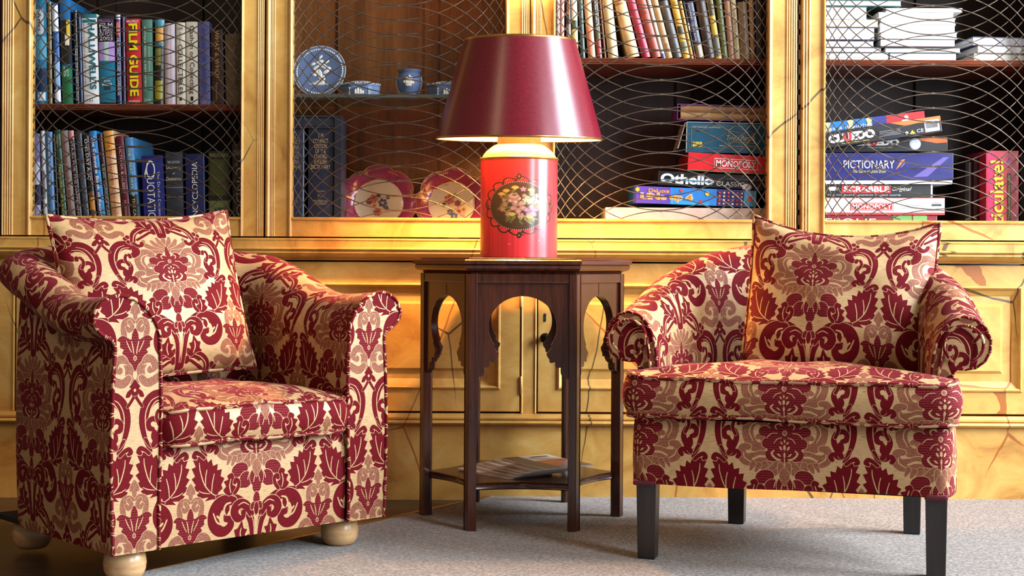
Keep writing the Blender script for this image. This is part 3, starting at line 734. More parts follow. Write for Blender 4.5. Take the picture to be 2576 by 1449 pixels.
ba(1018,1184,990,1162,184,(22,20,24),'thick black and teal film guide with a purple film strip on its spine',[(.02,.49,(18,110,136)),(.49,.705,(178,140,206)),(.49,.705,(166,200,176),.35,.62),(.16,.24,(28,54,70),.3,.7)],[("HALLIWELL'S",.925,.965,.88,(176,130,214),'h'),('FILM',.86,.915,.82,(220,214,226),'h'),('& VIDEO',.815,.85,.82,(200,190,210),'h'),('GUIDE',.77,.81,.82,(220,214,226),'h'),('2003',.72,.76,.82,(220,214,226),'h'),('EDITED BY',.28,.30,.6,(150,190,205),'h'),('JOHN',.245,.27,.4,WHITE,'h'),('WALKER',.205,.235,.66,WHITE,'h')])
ba(1190,1240,1160,1228,174,(26,46,104),'narrow navy book with a red label beside the film guide with purple strip',[(.76,.93,(176,38,50),.1,.9),(.95,1,(200,200,214))],[('HISTORIC HOUSES & GARDENS',.10,.74,.5,CREAM,'d'),("HUDSON'S",.78,.91,.5,(236,210,190),'d')])
ba(1244,1288,1232,1264,190,(64,46,78),'thin mauve book left of the red and yellow one',depth=.14)
ba(1294,1448,1266,1424,214,(186,32,36),'bright red book with giant yellow vertical lettering on the upper left shelf',[(0,.06,(196,40,40))],[('FILM GUIDE',.09,.94,.62,(24,60,30),'d',-.03,{'offset':.03}),('FILM GUIDE',.095,.945,.60,(238,214,20),'d',.02,{'offset':.03}),("HALLIWELL'S",.955,.985,.8,WHITE,'h'),('14TH EDITION',.02,.045,.75,WHITE,'h')])
ba(1450,1560,1426,1550,220,(78,124,106),'sage green book with white lettering right of the red and yellow book',(),[('ANTIQUE MEDICAL INSTRUMENTS',.16,.92,.2,(224,226,206),'d',-.2),('Elisabeth Bennion',.38,.68,.16,(200,206,160),'d',.22),('SOTHEBY',.045,.065,.6,(214,216,190),'h'),('PUBLICATIONS',.02,.04,.7,(214,216,190),'h')])
ba(1564,1664,1556,1680,220,(26,24,14),'dark photo-covered book with teal and orange top right of the sage green one',[(.90,1,(70,140,160)),(.73,.90,(206,148,60),.1,.9),(.69,.73,(50,120,140)),(.46,.66,(120,120,56),.1,.7),(.06,.28,(150,140,24),.1,.9)],bul=.006)
ba(1672,1784,1656,1776,258,(176,160,166),'pinkish grey jacketed book with a plain two-tone spine',[(.0,1,(206,188,188),.05,.55)],bul=.007)
ba(1792,1886,1778,1880,248,(224,216,196),'narrower cream book with black lettering and small foot emblem, left of its wider match',[(.05,.09,BLACK,.36,.62)],[('The',.955,.98,.35,BLACK,'h'),('Lyle',.90,.95,.62,BLACK,'h'),('Price Guide to',.74,.88,.24,BLACK,'d'),('COLLECTIBLES',.13,.73,.52,BLACK,'d')])
ba(1890,2014,1882,2002,240,(226,218,198),'wider cream book with black script title, right of its narrower match',[(.05,.10,BLACK,.38,.62)],[('Cash-in on Collecting',.13,.95,.5,BLACK,'d')])
ba(2022,2140,2006,2120,238,(88,92,150),'periwinkle blue book right of the two cream books',[(.0,.055,(96,100,156))],[('AN AGE FOR OBSESSION',.14,.92,.3,(66,68,122),'d'),('DK',.01,.045,.4,(230,150,150),'h')],depth=.21)
ba(2148,2278,2134,2260,314,(58,32,18),'brown leather-look book with gilt vertical title on the upper left shelf',(),[("WHAT & WHO?",.36,.98,.34,GOLDI,'d'),('A Dictionary',.05,.3,.14,GOLDI,'d',-.1)])
ba(2288,2452,2272,2440,360,(112,94,62),'drab olive tan book at the right end of the upper left shelf',(),[('MILLERS GUIDE',.2,.85,.2,(70,58,36),'d',.22)])
B = Row(0, 270, 4.025, ZF, 4.165)
gB = 'books on the lower left shelf'
def bb_(*a, **k): return book(B, *a, group=gB, **k)
bb_(330,432,322,404,294,(120,116,168),'lavender photo-jacketed book leftmost on the lower left shelf',[(.5,.72,(196,196,220)),(.10,.3,(170,160,196)),(.3,.5,(36,34,66))])
bb_(452,498,404,456,264,(196,200,206),'slim silvery white book leaning on the lower left shelf',[(.35,.62,(120,128,140),.2,.8)],[])
bb_(502,576,456,530,276,(64,116,166),'mid blue book with white script title on the lower left shelf',(),[('Timeline for Italy',.48,.95,.36,(220,230,238),'d')],bul=.005)
bb_(580,628,534,560,300,(20,20,20),'very thin black book left of the dark green one, leaning')
bb_(634,708,548,608,256,(26,70,42),'dark green book with gilt title on the lower left shelf',(),[('TREASURES OF GARDENS',.12,.68,.36,(214,190,110),'d'),('Dunn',.84,.95,.3,(214,190,110),'d')])
bb_(714,796,610,686,262,(128,120,116),'grey book with red script lettering on the lower left shelf',(),[('Guinness Book of Records',.22,.93,.40,(170,30,28),'d'),('90',.10,.15,.5,(20,18,18),'h')])
bb_(800,858,690,746,262,(26,16,18),'black book with pink lettering and pink top, leaning on the lower left shelf',[(.92,1,(206,130,130))],[('STAIRS FOR THE HAPPENINGS OF',.06,.9,.4,(216,176,180),'d')])
bb_(864,930,752,828,268,(52,52,56),'charcoal book with dull blue lettering on the lower left shelf',(),[('MUSIC FOR A DOG',.1,.9,.34,(72,104,150),'d')])
bb_(936,1008,838,898,306,(20,18,20),'black book with brown pictorial lower half, left of the bright blue one',[(0,.44,(104,62,20)),(.26,.38,(190,126,30),.1,.9)],[('ONE DAY AGO',.55,.96,.5,WHITE,'d')])
bb_(1024,1098,898,976,264,(18,130,200),'bright sky blue book with bold white lettering on the lower left shelf',[(0,.98,(220,90,150),0,.1)],[('The Guinness Book of Records 199',.02,.95,.44,WHITE,'d',0,{'offset':.03})])
bb_(1102,1148,984,1040,290,(24,14,14),'black and maroon thin book right of the bright blue one',[(.72,.98,(70,18,22))],[('KING CANDLE CANDLES',.05,.7,.42,(200,190,170),'d')])
bb_(1154,1262,1042,1150,262,(216,170,122),'peach and orange book with red lettering on the lower left shelf',[(.78,1,(222,156,60)),(0,.2,(226,190,160))],[('The Plantagenet Chronicles',.14,.95,.34,(190,60,36),'d')],bul=.006)
bb_(1268,1346,1166,1254,314,(96,18,34),'maroon book with silver lettering right of the peach one',(),[('VICTORIA & ALBERT',.42,.9,.36,(214,190,180),'d'),('THE CROWN & ME',.14,.36,.26,(210,180,170),'d')])
bb_(1352,1440,1260,1342,328,(70,136,190),'sky blue canal book showing its blue cover, left of the thick navy one',[(0,.42,(24,24,30))],[('THE GREAT DAYS OF THE CANAL',.1,.9,.34,(236,222,140),'d')],depth=.24)
bb_(1466,1690,1426,1652,508,(26,36,120),'thick navy book with large white vertical Q lettering, leaning on the lower left shelf',[(.965,1,(40,30,90))],[('Q',.70,.94,.52,WHITE,'d',-.12),('UOTATIONS',.06,.72,.36,WHITE,'d',-.1),('The Dorfan Dictionary of',.08,.80,.16,(220,224,240),'d',.26)])
bb_(1694,1872,1662,1856,474,(44,50,62),'dark slate book with horizontal gilt title on the lower left shelf',[(.575,.585,(120,122,130)),(.46,.47,(120,122,130))],[('THE OXFORD',.865,.895,.74,(206,196,186),'h'),('Dictionary',.79,.835,.84,(222,206,170),'h'),('of',.735,.76,.14,(222,206,170),'h'),('Quotations',.655,.705,.9,(222,206,170),'h')])
bb_(1884,2098,1872,2070,490,(24,28,82),'navy book with white title reading upward, right of the slate one',[(0,1,(120,150,200),.965,.99)],[('ENCYCLOPEDIA',.2,.9,.3,WHITE,'u'),('REFERENCE',.06,.11,.7,WHITE,'x')])
bb_(2112,2342,2106,2332,460,(28,30,14),'mossy green and black pictorial book on the lower left shelf',[(.48,.90,(62,66,20),.08,.92),(0,.42,(104,112,64),.04,.96),(.2,.34,(44,62,40),.3,.8)],[('FISHES AND BIRDS',.93,.97,.86,(150,140,90),'h')])
bb_(2352,2520,2348,2500,384,(14,13,14),'black book with pale vertical title at the right end of the lower left shelf',(),[('OXFORD',.87,.93,.8,(190,186,180),'h'),('LONDON',.1,.82,.42,(196,190,176),'d',.0)])
# middle shelf behind the lamp, books leaning left
Cc = Row(1380, 0, 4.025, zR1, 4.17, .15)
gC = 'old novels on the shelf right of the lamp'
def bc(*a, **k): return book(Cc, *a, group=gC, **k)
bc(72,116,72,116,-40,(214,190,176),'thin pale book with red lettering leftmost on the shelf right of the lamp',(),[('THE GREAT AFRICAN NOVEL',.1,.9,.5,(160,40,40),'d')])
bc(120,160,120,160,-50,(226,166,160),'thin pale pink book near the lamp shade on the shelf right of the lamp')
bc(182,236,172,222,-40,(40,34,34),'dark speckled book left of the ivory one right of the lamp',[(.0,.55,(110,96,90))],[('ROSE',.7,.9,.5,(230,120,50),'d')])
bc(242,306,216,296,-50,(206,190,110),'ivory topped yellowish book on the shelf right of the lamp',[(.62,1,(228,220,200)),(.46,.6,(40,60,40))])
bc(314,390,296,344,-40,(34,62,62),'dark teal book on the shelf right of the lamp')
bc(404,482,344,434,-50,(222,178,130),'cream and orange-red flowered book on the shelf right of the lamp',[(0,.5,(216,132,96))],bul=.005)
bc(488,548,438,498,-40,(24,22,20),'black book with white title and red flowers on the shelf right of the lamp',[(.03,.3,(150,50,36),.1,.9),(.3,.5,(66,74,36),.15,.85)],[('The Rose Without a Thorn',.45,.95,.34,WHITE,'d')])
bc(556,600,502,528,-60,(124,74,40),'thin chestnut brown book left of the thick cream one')
bc(606,714,530,640,-50,(206,186,136),'thick plain cream book, slightly leaning, right of the chestnut one',bul=.008)
bc(800,932,644,770,-40,(214,174,120),'thick peach cloth book leaning left over a dark gap',[(.86,.90,(170,110,70))],[('CHRONICLE',.91,.95,.7,(150,90,60),'h')],bul=.008)
bc(950,1042,768,868,-50,(158,36,60),'crimson cloth book leaning left on the shelf right of the lamp',bul=.006)
bc(1048,1150,872,974,-40,(150,66,50),'rust red cloth book leaning right of the crimson one',(),[('OF LOVE',.8,.83,.6,(90,30,24),'h'),('BOOK TWO',.70,.76,.6,(90,30,24),'h')],bul=.006)
bc(1152,1190,982,1020,-50,(232,226,206),'slim white book leaning right of the rust red one',[(0,.08,(70,96,170),.1,.9)],pages=WPAGE)
bc(1194,1262,1022,1108,-30,(176,138,92),'tan book with dark foot lettering, leaning right of the slim white one',(),[('SHORT STORIES',.14,.24,.5,(80,50,30),'h')])
bc(1268,1360,1112,1208,4,(74,72,70),'charcoal grey cloth book leaning on the shelf right of the lamp',bul=.006)
bc(1366,1440,1212,1310,-20,(200,150,48),'ochre yellow book with dark patches, leaning right of the grey one',[(.4,.54,(60,50,34),.1,.9),(.12,.28,(110,110,80),.1,.9)],[('DIVIDES',.9,.95,.6,(60,40,20),'h')])
bc(1444,1476,1312,1352,4,(204,164,84),'slim mustard book right of the ochre one')
bc(1480,1500,1356,1380,8,(22,20,22),'very slim black book with white marks beside the navy one',[(.5,.62,WHITE,.1,.9),(.03,.1,(190,40,50),.1,.9)])
bc(1504,1580,1384,1460,10,(34,46,84),'navy book with gilt foot and white label, leaning on the shelf right of the lamp',[(0,.24,(128,100,50)),(.02,.22,(226,216,200),.4,.75)],[('CENTENARY CELLAR BOOK',.3,.97,.26,(206,196,170),'d',-.15),('NOTES ON A',.3,.62,.2,(206,196,170),'d',.2),('MICHELLAM',.03,.21,.22,BLACK,'d',.08)])
bc(1590,1692,1472,1588,-20,(48,34,26),'very dark brown cloth book leaning right of the navy one',bul=.006)
bc(1696,1760,1590,1668,-20,(196,160,52),'yellow book with dark floral top on the shelf right of the lamp',[(.72,.98,(66,62,44),.1,.9),(.04,.36,(92,96,88),.1,.9)])
bc(1764,1822,1674,1768,-30,(92,96,44),'olive green book on the shelf right of the lamp')
bc(1828,1890,1770,1836,-30,(158,110,76),'brown mottled book right of the olive green one')
bc(1894,1946,1838,1898,-20,(216,196,150),'cream book with black title and green foot, near the right of the novel row',(),[('CLAIRE LAWRENCE',.44,.84,.4,BLACK,'d'),('Gardens',.14,.4,.4,(96,140,70),'d')])
bc(1950,2044,1904,2012,8,(128,96,56),'khaki brown book with plain spine second from the right in the novel row')
bc(2048,2098,2020,2080,-20,(160,118,76),'light brown book in the novel row by the wire door edge')
bc(2106,2196,2086,2180,-20,(50,34,26),'dark brown book rightmost in the novel row')
# ---------------------------------------------------------------- lying books seen from their page edges
def flat_book(px0, px1, z, h, Y, c, label, group, pages=WPAGE, d=.19, rot=0.0):
    xa, xb = X(px0, Y, 100), X(px1, Y, 100); w = xb-xa
    e = empty('book', label, 'book', ((xa+xb)/2, Y, z), rot, group); t = min(.0022, h*.15)
    m = MB(); m.box(-w/2, w/2, -.002, d, 0, t); m.box(-w/2, w/2, -.002, d, h-t, h); m.box(-w/2, w/2, d-.002, d, t, h-t)
    m.build('cover', cover_mat(c), e)
    MB().box(-w/2+.002, w/2-.002, 0, d-.003, t, h-t).build('pages', pages, e)
    return z+h+.0003
def stack(rows, z, group, Y0):
    for (p0, p1, hpx, c, lab, dy, rot) in rows:
        z = flat_book(p0, p1, z, hpx/F*(Y0), Y0+dy, c, lab, group, rot=rot, pages=PAGEV[len(lab) % 3])
PAGEV = [WPAGE, simple((218,212,200), .75, 0, .05, 160), simple((204,204,206), .75, 0, .06, 160)]
cx = lambda x: 1990+x/4.396
stack([(2037,cx(1080),9,(170,176,170),'white paged book at the bottom of the left stack above the right armchair',.0,0),(2038,cx(1078),9.5,(196,206,196),'white paged book with pale green boards, second from the bottom of the left stack',.004,0),
 (2037,cx(1000),14,(60,34,44),'white paged book with plum boards, third from the bottom of the left stack',.0,0),(2038,cx(918),18,(52,40,50),'white paged book between plum and blue boards in the left stack',.01,0),
 (2037,cx(926),32,(40,56,120),'thick white paged book with blue boards in the left stack',.003,0),(2038,cx(964),19,(186,160,130),'book with beige mottled page edges in the left stack',.0,0),
 (2037,cx(838),33,(120,140,150),'thick white paged book, narrowest of the left stack',.008,0),(2038,cx(1220),15,(46,90,86),'wide pale blue paged book topping the left stack',.0,.02)], zRr, 'stacked books, left pile of the right bookcase', 4.172)
stack([(cx(1088),cx(1832),20,(30,40,44),'lilac-white paged book with black boards at the foot of the middle pile',.0,0),(cx(1040),cx(1872),14,(90,90,100),'pale paged book second from the foot of the middle pile',.01,-.02),
 (cx(985),cx(1816),20,(70,40,50),'white paged book with dark red boards in the middle pile',.0,0),(cx(985),cx(1840),17,(226,220,206),'white paper-covered book above the dark red boards of the middle pile',.0,.02),
 (cx(978),cx(1816),19,(236,230,214),'ivory paper-covered book, fifth up the middle pile',.006,0),(cx(986),cx(1818),15,(230,230,226),'white paper-covered book, third from the top of the middle pile',.0,0),
 (cx(962),cx(1800),15,(232,228,220),'white paper-covered book second from the top of the middle pile',.004,.015),(cx(1046),cx(1888),10,(226,216,206),'thin white paper-covered book topping the middle pile',.0,-.02)], zRr, 'stacked books, middle pile of the right bookcase', 4.172)
stack([(cx(2000),2630,19,(110,98,60),'white paged book with olive boards at the foot of the right pile',.0,.12),(cx(2042),2640,20,(86,40,36),'white paged book with brown boards in the middle of the right pile',.0,.12),(cx(1992),2636,22,(36,56,96),'beige paged book with blue boards topping the right pile',.006,.1)], zRr, 'stacked books, right pile of the right bookcase', 4.18)
# ---------------------------------------------------------------- board games
def game(px0, yt0, yb0, px1, yt1, yb1, Y, c, label, d=.24, group='board games', base=None):
    """front face given by its left and right edges; returns root, width, height"""
    p0, p1 = P(px0, yb0, Y), P(px1, yb1, Y); q0, q1 = P(px0, yt0, Y), P(px1, yt1, Y)
    be = -math.atan2(p1.z-p0.z, p1.x-p0.x); w = math.hypot(p1.x-p0.x, p1.z-p0.z); h = ((q0.z-p0.z)+(q1.z-p1.z))/2*math.cos(be)
    c0 = (p0+p1)/2; e = empty('board_game_box', label, 'board game', c0, 0, group); e.rotation_euler = (0, be, 0)
    b = h*.12 if base else 0
    m = MB(); m.box(-w/2, w/2, 0, d, b, h); m.build('lid', cover_mat(c, .35), e, bevel=.0012)
    if base: MB().box(-w/2+.002, w/2-.002, .002, d-.002, 0, b).build('tray', cover_mat(base, .6), e)
    return e, w, h
CNT = {}
def lift(e, y):
    CNT[e.name] = CNT.get(e.name, 0)+1; return y-.00012*CNT[e.name]
def patch(e, w, h, x0, x1, z0, z1, c, name='print', y=-.0004, poly=None):
    y = lift(e, y)
    pts = poly or [(x0,z0),(x1,z0),(x1,z1),(x0,z1)]
    return MB().prism([((x-.5)*w, z*h) for x, z in pts], y, .0002, 'y').build(name, ink(c) if isinstance(c, tuple) else c, e)
def disc(e, w, h, x, z, r, c, name='print', y=-.0007, ry=None):
    ry = ry or r; y = lift(e, y)
    return MB().prism([((x-.5)*w+r*math.cos(t), z*h+ry*math.sin(t)) for t in np.linspace(0, 2*math.pi, 24, endpoint=False)], y, .0002, 'y').build(name, ink(c), e)
def tx(e, w, h, s, x0, x1, z0, z1, c, name='title', y=-.0012, **k):
    y = lift(e, y)
    text(s, (x1-x0)*w, (z1-z0)*h, ink(c), e, name, ((x0+x1)/2*w-w/2, y, (z0+z1)/2*h), **k)
gx, gy = (lambda x: 1480+x/4.528), (lambda y: 240+y/4.528)
YG = 4.17
bz = 660-(ZF-H)*F/YG
e, w, h = game(gx(195), gy(1272), 598, 1974, gy(1290), 601, YG, (206,184,166), 'large plain beige box under the board game pile right of the lamp', d=.26)
e, w, h = game(gx(512), gy(1012), gy(1222), gx(1908), gy(1102), gy(1276), YG+.004, (44,124,206), 'blue and purple board game box with orange lettering in the pile right of the lamp', d=.2)
patch(e,w,h,0,.30,0,1,(84,60,170)); patch(e,w,h,.68,.91,.02,.99,(50,36,120)); patch(e,w,h,0,.02,0,1,(44,26,84)); patch(e,w,h,.3,.62,0,.22,(30,150,220))
tx(e,w,h,'DeLuxe',.12,.29,.66,.88,(232,160,60),offset=.03); tx(e,w,h,'LiNe up 4',.055,.485,.12,.64,WHITE,offset=.07,y=-.001); tx(e,w,h,'LiNe up 4',.06,.48,.14,.62,(236,138,30),offset=.02,y=-.0016)
disc(e,w,h,.03,.8,.006,(240,190,40)); disc(e,w,h,.39,.83,.005,(214,60,70)); disc(e,w,h,.55,.2,.005,(200,40,60)); disc(e,w,h,.6,.7,.006,(240,200,50)); disc(e,w,h,.95,.5,.008,(206,70,60)); patch(e,w,h,.9,1,.05,.95,(70,150,206))
for k in range(24):
    disc(e,w,h,.70+.036*(k % 6),.14+.22*(k//6),.0028,[(230,120,40),(240,236,230),(200,50,60),(236,190,60)][(k*7) % 4],y=-.0012)
e, w, h = game(gx(790), gy(856), gy(1020), 1974, gy(930), gy(1090), YG+.01, (18,17,19), 'black board game box with chunky silver lettering in the pile right of the lamp', d=.24)
tx(e,w,h,'Othello',.02,.44,.14,.86,(206,214,226),offset=.04); patch(e,w,h,.03,.43,.36,.44,(40,120,116),y=-.0014); tx(e,w,h,'CLASSIC',.46,.68,.14,.46,(206,206,206)); tx(e,w,h,'A MINUTE TO LEARN... A LIFETIME TO MASTER',.54,.92,.62,.72,(120,120,124))
disc(e,w,h,.70,.14,.014,(196,200,206),ry=.010); disc(e,w,h,.80,.1,.013,(30,30,32),ry=.008)
e, w, h = game(gx(1128), gy(656), gy(852), 1974, gy(700), gy(918), YG, (206,24,36), 'red board game box with white framed lettering in the pile right of the lamp', d=.24)
patch(e,w,h,0,1,0,.05,(40,120,60)); patch(e,w,h,.27,.72,.22,.76,WHITE); patch(e,w,h,.275,.715,.25,.73,(206,24,36),y=-.001); tx(e,w,h,'MONOPOLY',.29,.70,.31,.67,WHITE,offset=.015,y=-.0016)
e, w, h = game(gx(1112), gy(304), gy(648), 1974, gy(318), gy(672), YG+.012, (16,74,98), 'large dark teal board game box with gilt script near the lamp', d=.24)
patch(e,w,h,0,.006,0,1,(190,180,170)); patch(e,w,h,0,1,.985,1,(190,184,170)); patch(e,w,h,.05,1,.875,.882,(120,140,110)); patch(e,w,h,.05,1,.155,.162,(120,140,110)); patch(e,w,h,.05,.054,.155,.88,(120,140,110))
tx(e,w,h,'Trivial Pursuit',.41,.70,.42,.58,(206,170,90),shear=.35); tx(e,w,h,'FOR 2 TO 36 PLAYERS, AGE 15 TO ADULT',.065,.35,.80,.85,(206,190,150)); tx(e,w,h,'"What matters, is not the sum of things"',.33,.72,.20,.26,(206,190,120),shear=.2)
for sx in (1,-1):
    pp = catmull([(.555+sx*.02,.66),(.555+sx*.09,.72),(.555+sx*.13,.64),(.555+sx*.10,.62)],6); MB().tube([((x-.5)*w,-.0008,z*h) for x,z in pp],.0006,5).build('print',ink((196,160,84)),e)
    pp = catmull([(.555,.34),(.555+sx*.06,.37),(.555+sx*.12,.33),(.555+sx*.13,.38)],6); MB().tube([((x-.5)*w,-.0008,z*h) for x,z in pp],.0006,5).build('print',ink((196,160,84)),e)
tx(e,w,h,'PARKER',.065,.165,.27,.35,(226,200,60),offset=.04); patch(e,w,h,.065,.165,.19,.26,(226,200,60)); tx(e,w,h,'GAMES',.075,.155,.205,.245,(16,60,80))
flap = MB(); a, b = Vector((-w/2-.002, .05, h*.98)), Vector((-w/2-.022, .05, h*.12)); flap.prism([(a.x,a.z),(a.x-.002,a.z),(b.x-.003,b.z),(b.x,b.z)], .0, .12, 'y'); flap.build('torn_flap', simple((150,132,116),.8), e)
# two old books in a thin purple sleeve on top of the pile
zt = Z(gy(296), YG+.012)
xa, xb = X(gx(1020),YG), X(1974,YG); hh = 39/F*YG
e = empty('book_sleeve','thin purple-edged sleeve lying on top of the board game pile right of the lamp','sleeve',((xa+xb)/2,YG+.02,zt+.006),0); e.rotation_euler = (0,R(1.4),0); w = xb-xa
MB().box(-w/2,w/2,0,.16,0,.0016).box(-w/2,w/2,0,.16,hh-.0016,hh).box(-w/2,-w/2+.0016,0,.16,.0016,hh-.0016).build('sleeve',simple((116,56,130),.4),e)
for k,(c,lab) in enumerate([((150,112,64),'lower tan book with aged edges inside the purple-edged sleeve'),((132,94,58),'upper brown book with aged edges inside the purple-edged sleeve')]):
    b = empty('book',lab,'book',((xa+xb)/2+.006,YG+.022,zt+.0085+k*(hh-.004)/2),0,'books in the purple sleeve'); b.rotation_euler = (0,R(1.4),0); bh = (hh-.006)/2
    pf = [(.004,0),(.15,0),(.15,bh),(.004,bh),(0,bh*.75),(-.001,bh*.5),(0,bh*.25)]
    MB().prism(pf,-w/2+.004,w/2-.01,'x').build('cover',simple(c,.5,0,.3,14),b,smooth=40)
# right bookcase pile
hx, hy = (lambda x: 2010+x/4.551), (lambda y: 270+y/4.551)
gR = 'board games in the right bookcase'
e, w, h = game(2037, hy(1234), 600, hx(1580), hy(1234), 602, 4.172, (142,28,44), 'maroon box with pale lettering at the bottom of the right bookcase pile', d=.22, group=gR)
tx(e,w,h,'ESQUE',.12,.52,.42,.86,(226,190,190)); patch(e,w,h,.655,.80,.05,1,(110,160,80)); patch(e,w,h,.81,.92,.05,1,(120,170,90))
e, w, h = game(2037, hy(1030), hy(1228), hx(1668), hy(1036), hy(1232), 4.168, (232,232,234), 'white board game box with red framed lettering in the right bookcase pile', d=.24, group=gR)
patch(e,w,h,0,1,0,.13,(206,56,52)); patch(e,w,h,0,1,.96,1,(206,70,64)); patch(e,w,h,.30,.62,.24,.72,(206,40,44)); patch(e,w,h,.305,.615,.27,.69,(240,226,226),y=-.001); patch(e,w,h,.31,.61,.30,.66,(206,40,44),y=-.0014)
tx(e,w,h,'MONOPOLY',.315,.605,.34,.62,WHITE,y=-.002,offset=.02); tx(e,w,h,'The Property\nTrading Board Game',.66,.87,.32,.62,(40,40,60)); tx(e,w,h,'PARKER',.905,.975,.64,.74,BLACK); patch(e,w,h,.905,.975,.52,.62,(40,40,44)); patch(e,w,h,0,.13,.78,.96,(236,170,30))
e, w, h = game(2037, hy(882), hy(1026), hx(1528), hy(886), hy(1030), 4.18, (26,28,28), 'black board game box with red title panel in the right bookcase pile', d=.22, group=gR)
patch(e,w,h,.26,.66,.32,.94,(206,40,44)); tx(e,w,h,'SCRABBLE',.275,.645,.42,.86,WHITE,offset=.03,y=-.0016); tx(e,w,h,'Original',.67,.83,.42,.80,WHITE,shear=.4); tx(e,w,h,"THE WORLD'S LEADING WORD GAME",.14,.74,.1,.22,(190,190,190)); disc(e,w,h,.19,.66,.016,(190,190,190),ry=.006); patch(e,w,h,.985,1,0,1,(190,186,184))
e, w, h = game(2037, hy(522), hy(878), hx(1766), hy(522), hy(878), 4.170, (22,22,96), 'tall navy board game box with white title in the middle of the right bookcase pile', d=.24, group=gR, base=(206,208,210))
tx(e,w,h,'PICTIONARY',.235,.59,.50,.76,(226,226,236)); tx(e,w,h,'The Game of Quick Draw',.30,.53,.34,.46,(206,190,80),shear=.2)
patch(e,w,h,0,0,0,0,(220,110,60),poly=[(.60,.46),(.605,.52),(.64,.78),(.665,.80),(.65,.70),(.62,.54)]); patch(e,w,h,0,0,0,0,(90,110,200),poly=[(.63,.52),(.66,.70),(.67,.70),(.64,.54)]); patch(e,w,h,0,0,0,0,(96,80,150),poly=[(.72,.22),(.82,.24),(.97,.86),(.93,.86)])
e, w, h = game(2037, hy(410), hy(520), hx(1700), hy(296), hy(500), 4.268, (24,23,26), 'lower black murder-mystery game box with magnifying glass, under its tilted twin', d=.16, group=gR)
tx(e,w,h,'CLUEDO',.32,.65,.46,.92,WHITE,offset=.06); tx(e,w,h,'U',.435,.49,.46,.92,(206,40,44),offset=.06,y=-.0018); tx(e,w,h,'The Classic Mystery Game',.42,.60,.26,.36,(226,200,60)); patch(e,w,h,0,0,0,0,(226,110,40),poly=[(.8,.98),(.8,.8),(.92,.58),(1,.62),(1,.99)]); disc(e,w,h,.765,.55,.017,(196,200,210)); disc(e,w,h,.765,.55,.0145,(226,228,232),y=-.0012)
e, w, h = game(2037, hy(320), hy(500), hx(1640), hy(86), hy(276), 4.172, (24,23,26), 'upper black murder-mystery game box tilted up on the right bookcase pile', d=.085, group=gR)
tx(e,w,h,'CLUEDO',.15,.50,.26,.80,WHITE,offset=.06); tx(e,w,h,'U',.265,.325,.26,.80,(206,40,44),offset=.06,y=-.0018); tx(e,w,h,'The Classic Mystery Game',.24,.45,.10,.2,(226,200,60)); patch(e,w,h,0,0,0,0,(226,110,40),poly=[(.62,1),(.72,.72),(.88,.66),(1,.68),(1,1)]); patch(e,w,h,.875,.985,.1,.82,(232,236,238)); 
for k in range(12): patch(e,w,h,.885+.0075*k,.885+.0075*k+.004,.32,.72,(128,128,128),y=-.001)
patch(e,w,h,0,0,0,0,(236,196,40),poly=[(.755,.12),(.80,.12),(.7775,.36)]); disc(e,w,h,.735,.22,.0045,WHITE); tx(e,w,h,'CE',.81,.86,.16,.36,WHITE); patch(e,w,h,0,.10,.35,.9,(216,96,40))
for k in range(5): patch(e,w,h,.53,.69,.24+.075*k,.262+.075*k,(150,150,156))
e, w, h = game(2037, hy(180), hy(318), hx(1446), hy(56), hy(160), 4.262, (34,120,190), 'blue chess and draughts box with red end, topmost of the right bookcase pile', d=.15, group=gR)
patch(e,w,h,.67,1,0,1,(206,36,40)); patch(e,w,h,.55,.67,0,1,(40,50,140)); tx(e,w,h,'Chess & draughts',.06,.54,.10,.52,WHITE)
for k in (.16,.36,.52): patch(e,w,h,0,0,0,0,(206,186,130),poly=[(k-.03,0),(k-.015,.5),(k-.03,.9),(k,1),(k+.03,.9),(k+.015,.5),(k+.03,0)],y=-.0005)
patch(e,w,h,.80,.88,.2,.4,WHITE); disc(e,w,h,.84,.6,.006,WHITE)
e, w, h = game(hx(2140), hy(496), 600, hx(2516), hy(496), 600, 4.178, (190,30,52), 'upright red party game box with yellow vertical lettering at the right', d=.2, group=gR)
patch(e,w,h,.05,.3,.02,.98,(206,26,88)); patch(e,w,h,.3,.62,.02,.8,(206,60,50)); patch(e,w,h,.64,.76,.04,.74,(60,40,30))
tx(e,w,h,'Articulate!',.17,.17+.97*h/w*0+.6,.0,.0,(0,0,0)) if False else text('Articulate!', .98*h, .42*w, ink((236,206,50)), e, loc=(-.18*w,-.0030,.40*h), ang=math.pi/2, offset=.02)
text('THE FAST TALKING DESCRIPTION GAME', .66*h, .055*w, ink((214,190,90)), e, loc=(.2*w,-.0030,.39*h), ang=math.pi/2)
patch(e,w,h,0,0,0,0,(60,80,170),poly=[(.62,.84),(.68,.87),(.74,.92),(.70,.92),(.64,.87)],y=-.001)
D2 = Row(2010, 270, 4.551, ZF, 4.24, .16); 
book(D2,2000,2082,2000,2082,540,(74,18,20),'dark red spine left of the upright red party game',group='books beside the party game'); book(D2,1906,1994,1906,1994,600,(44,28,16),'dark brown spine left of the dark red one beside the party game',group='books beside the party game')
book(D2,2530,2640,2530,2640,520,(30,30,26),'blackish spine right of the upright red party game at the frame edge',group='books beside the party game')
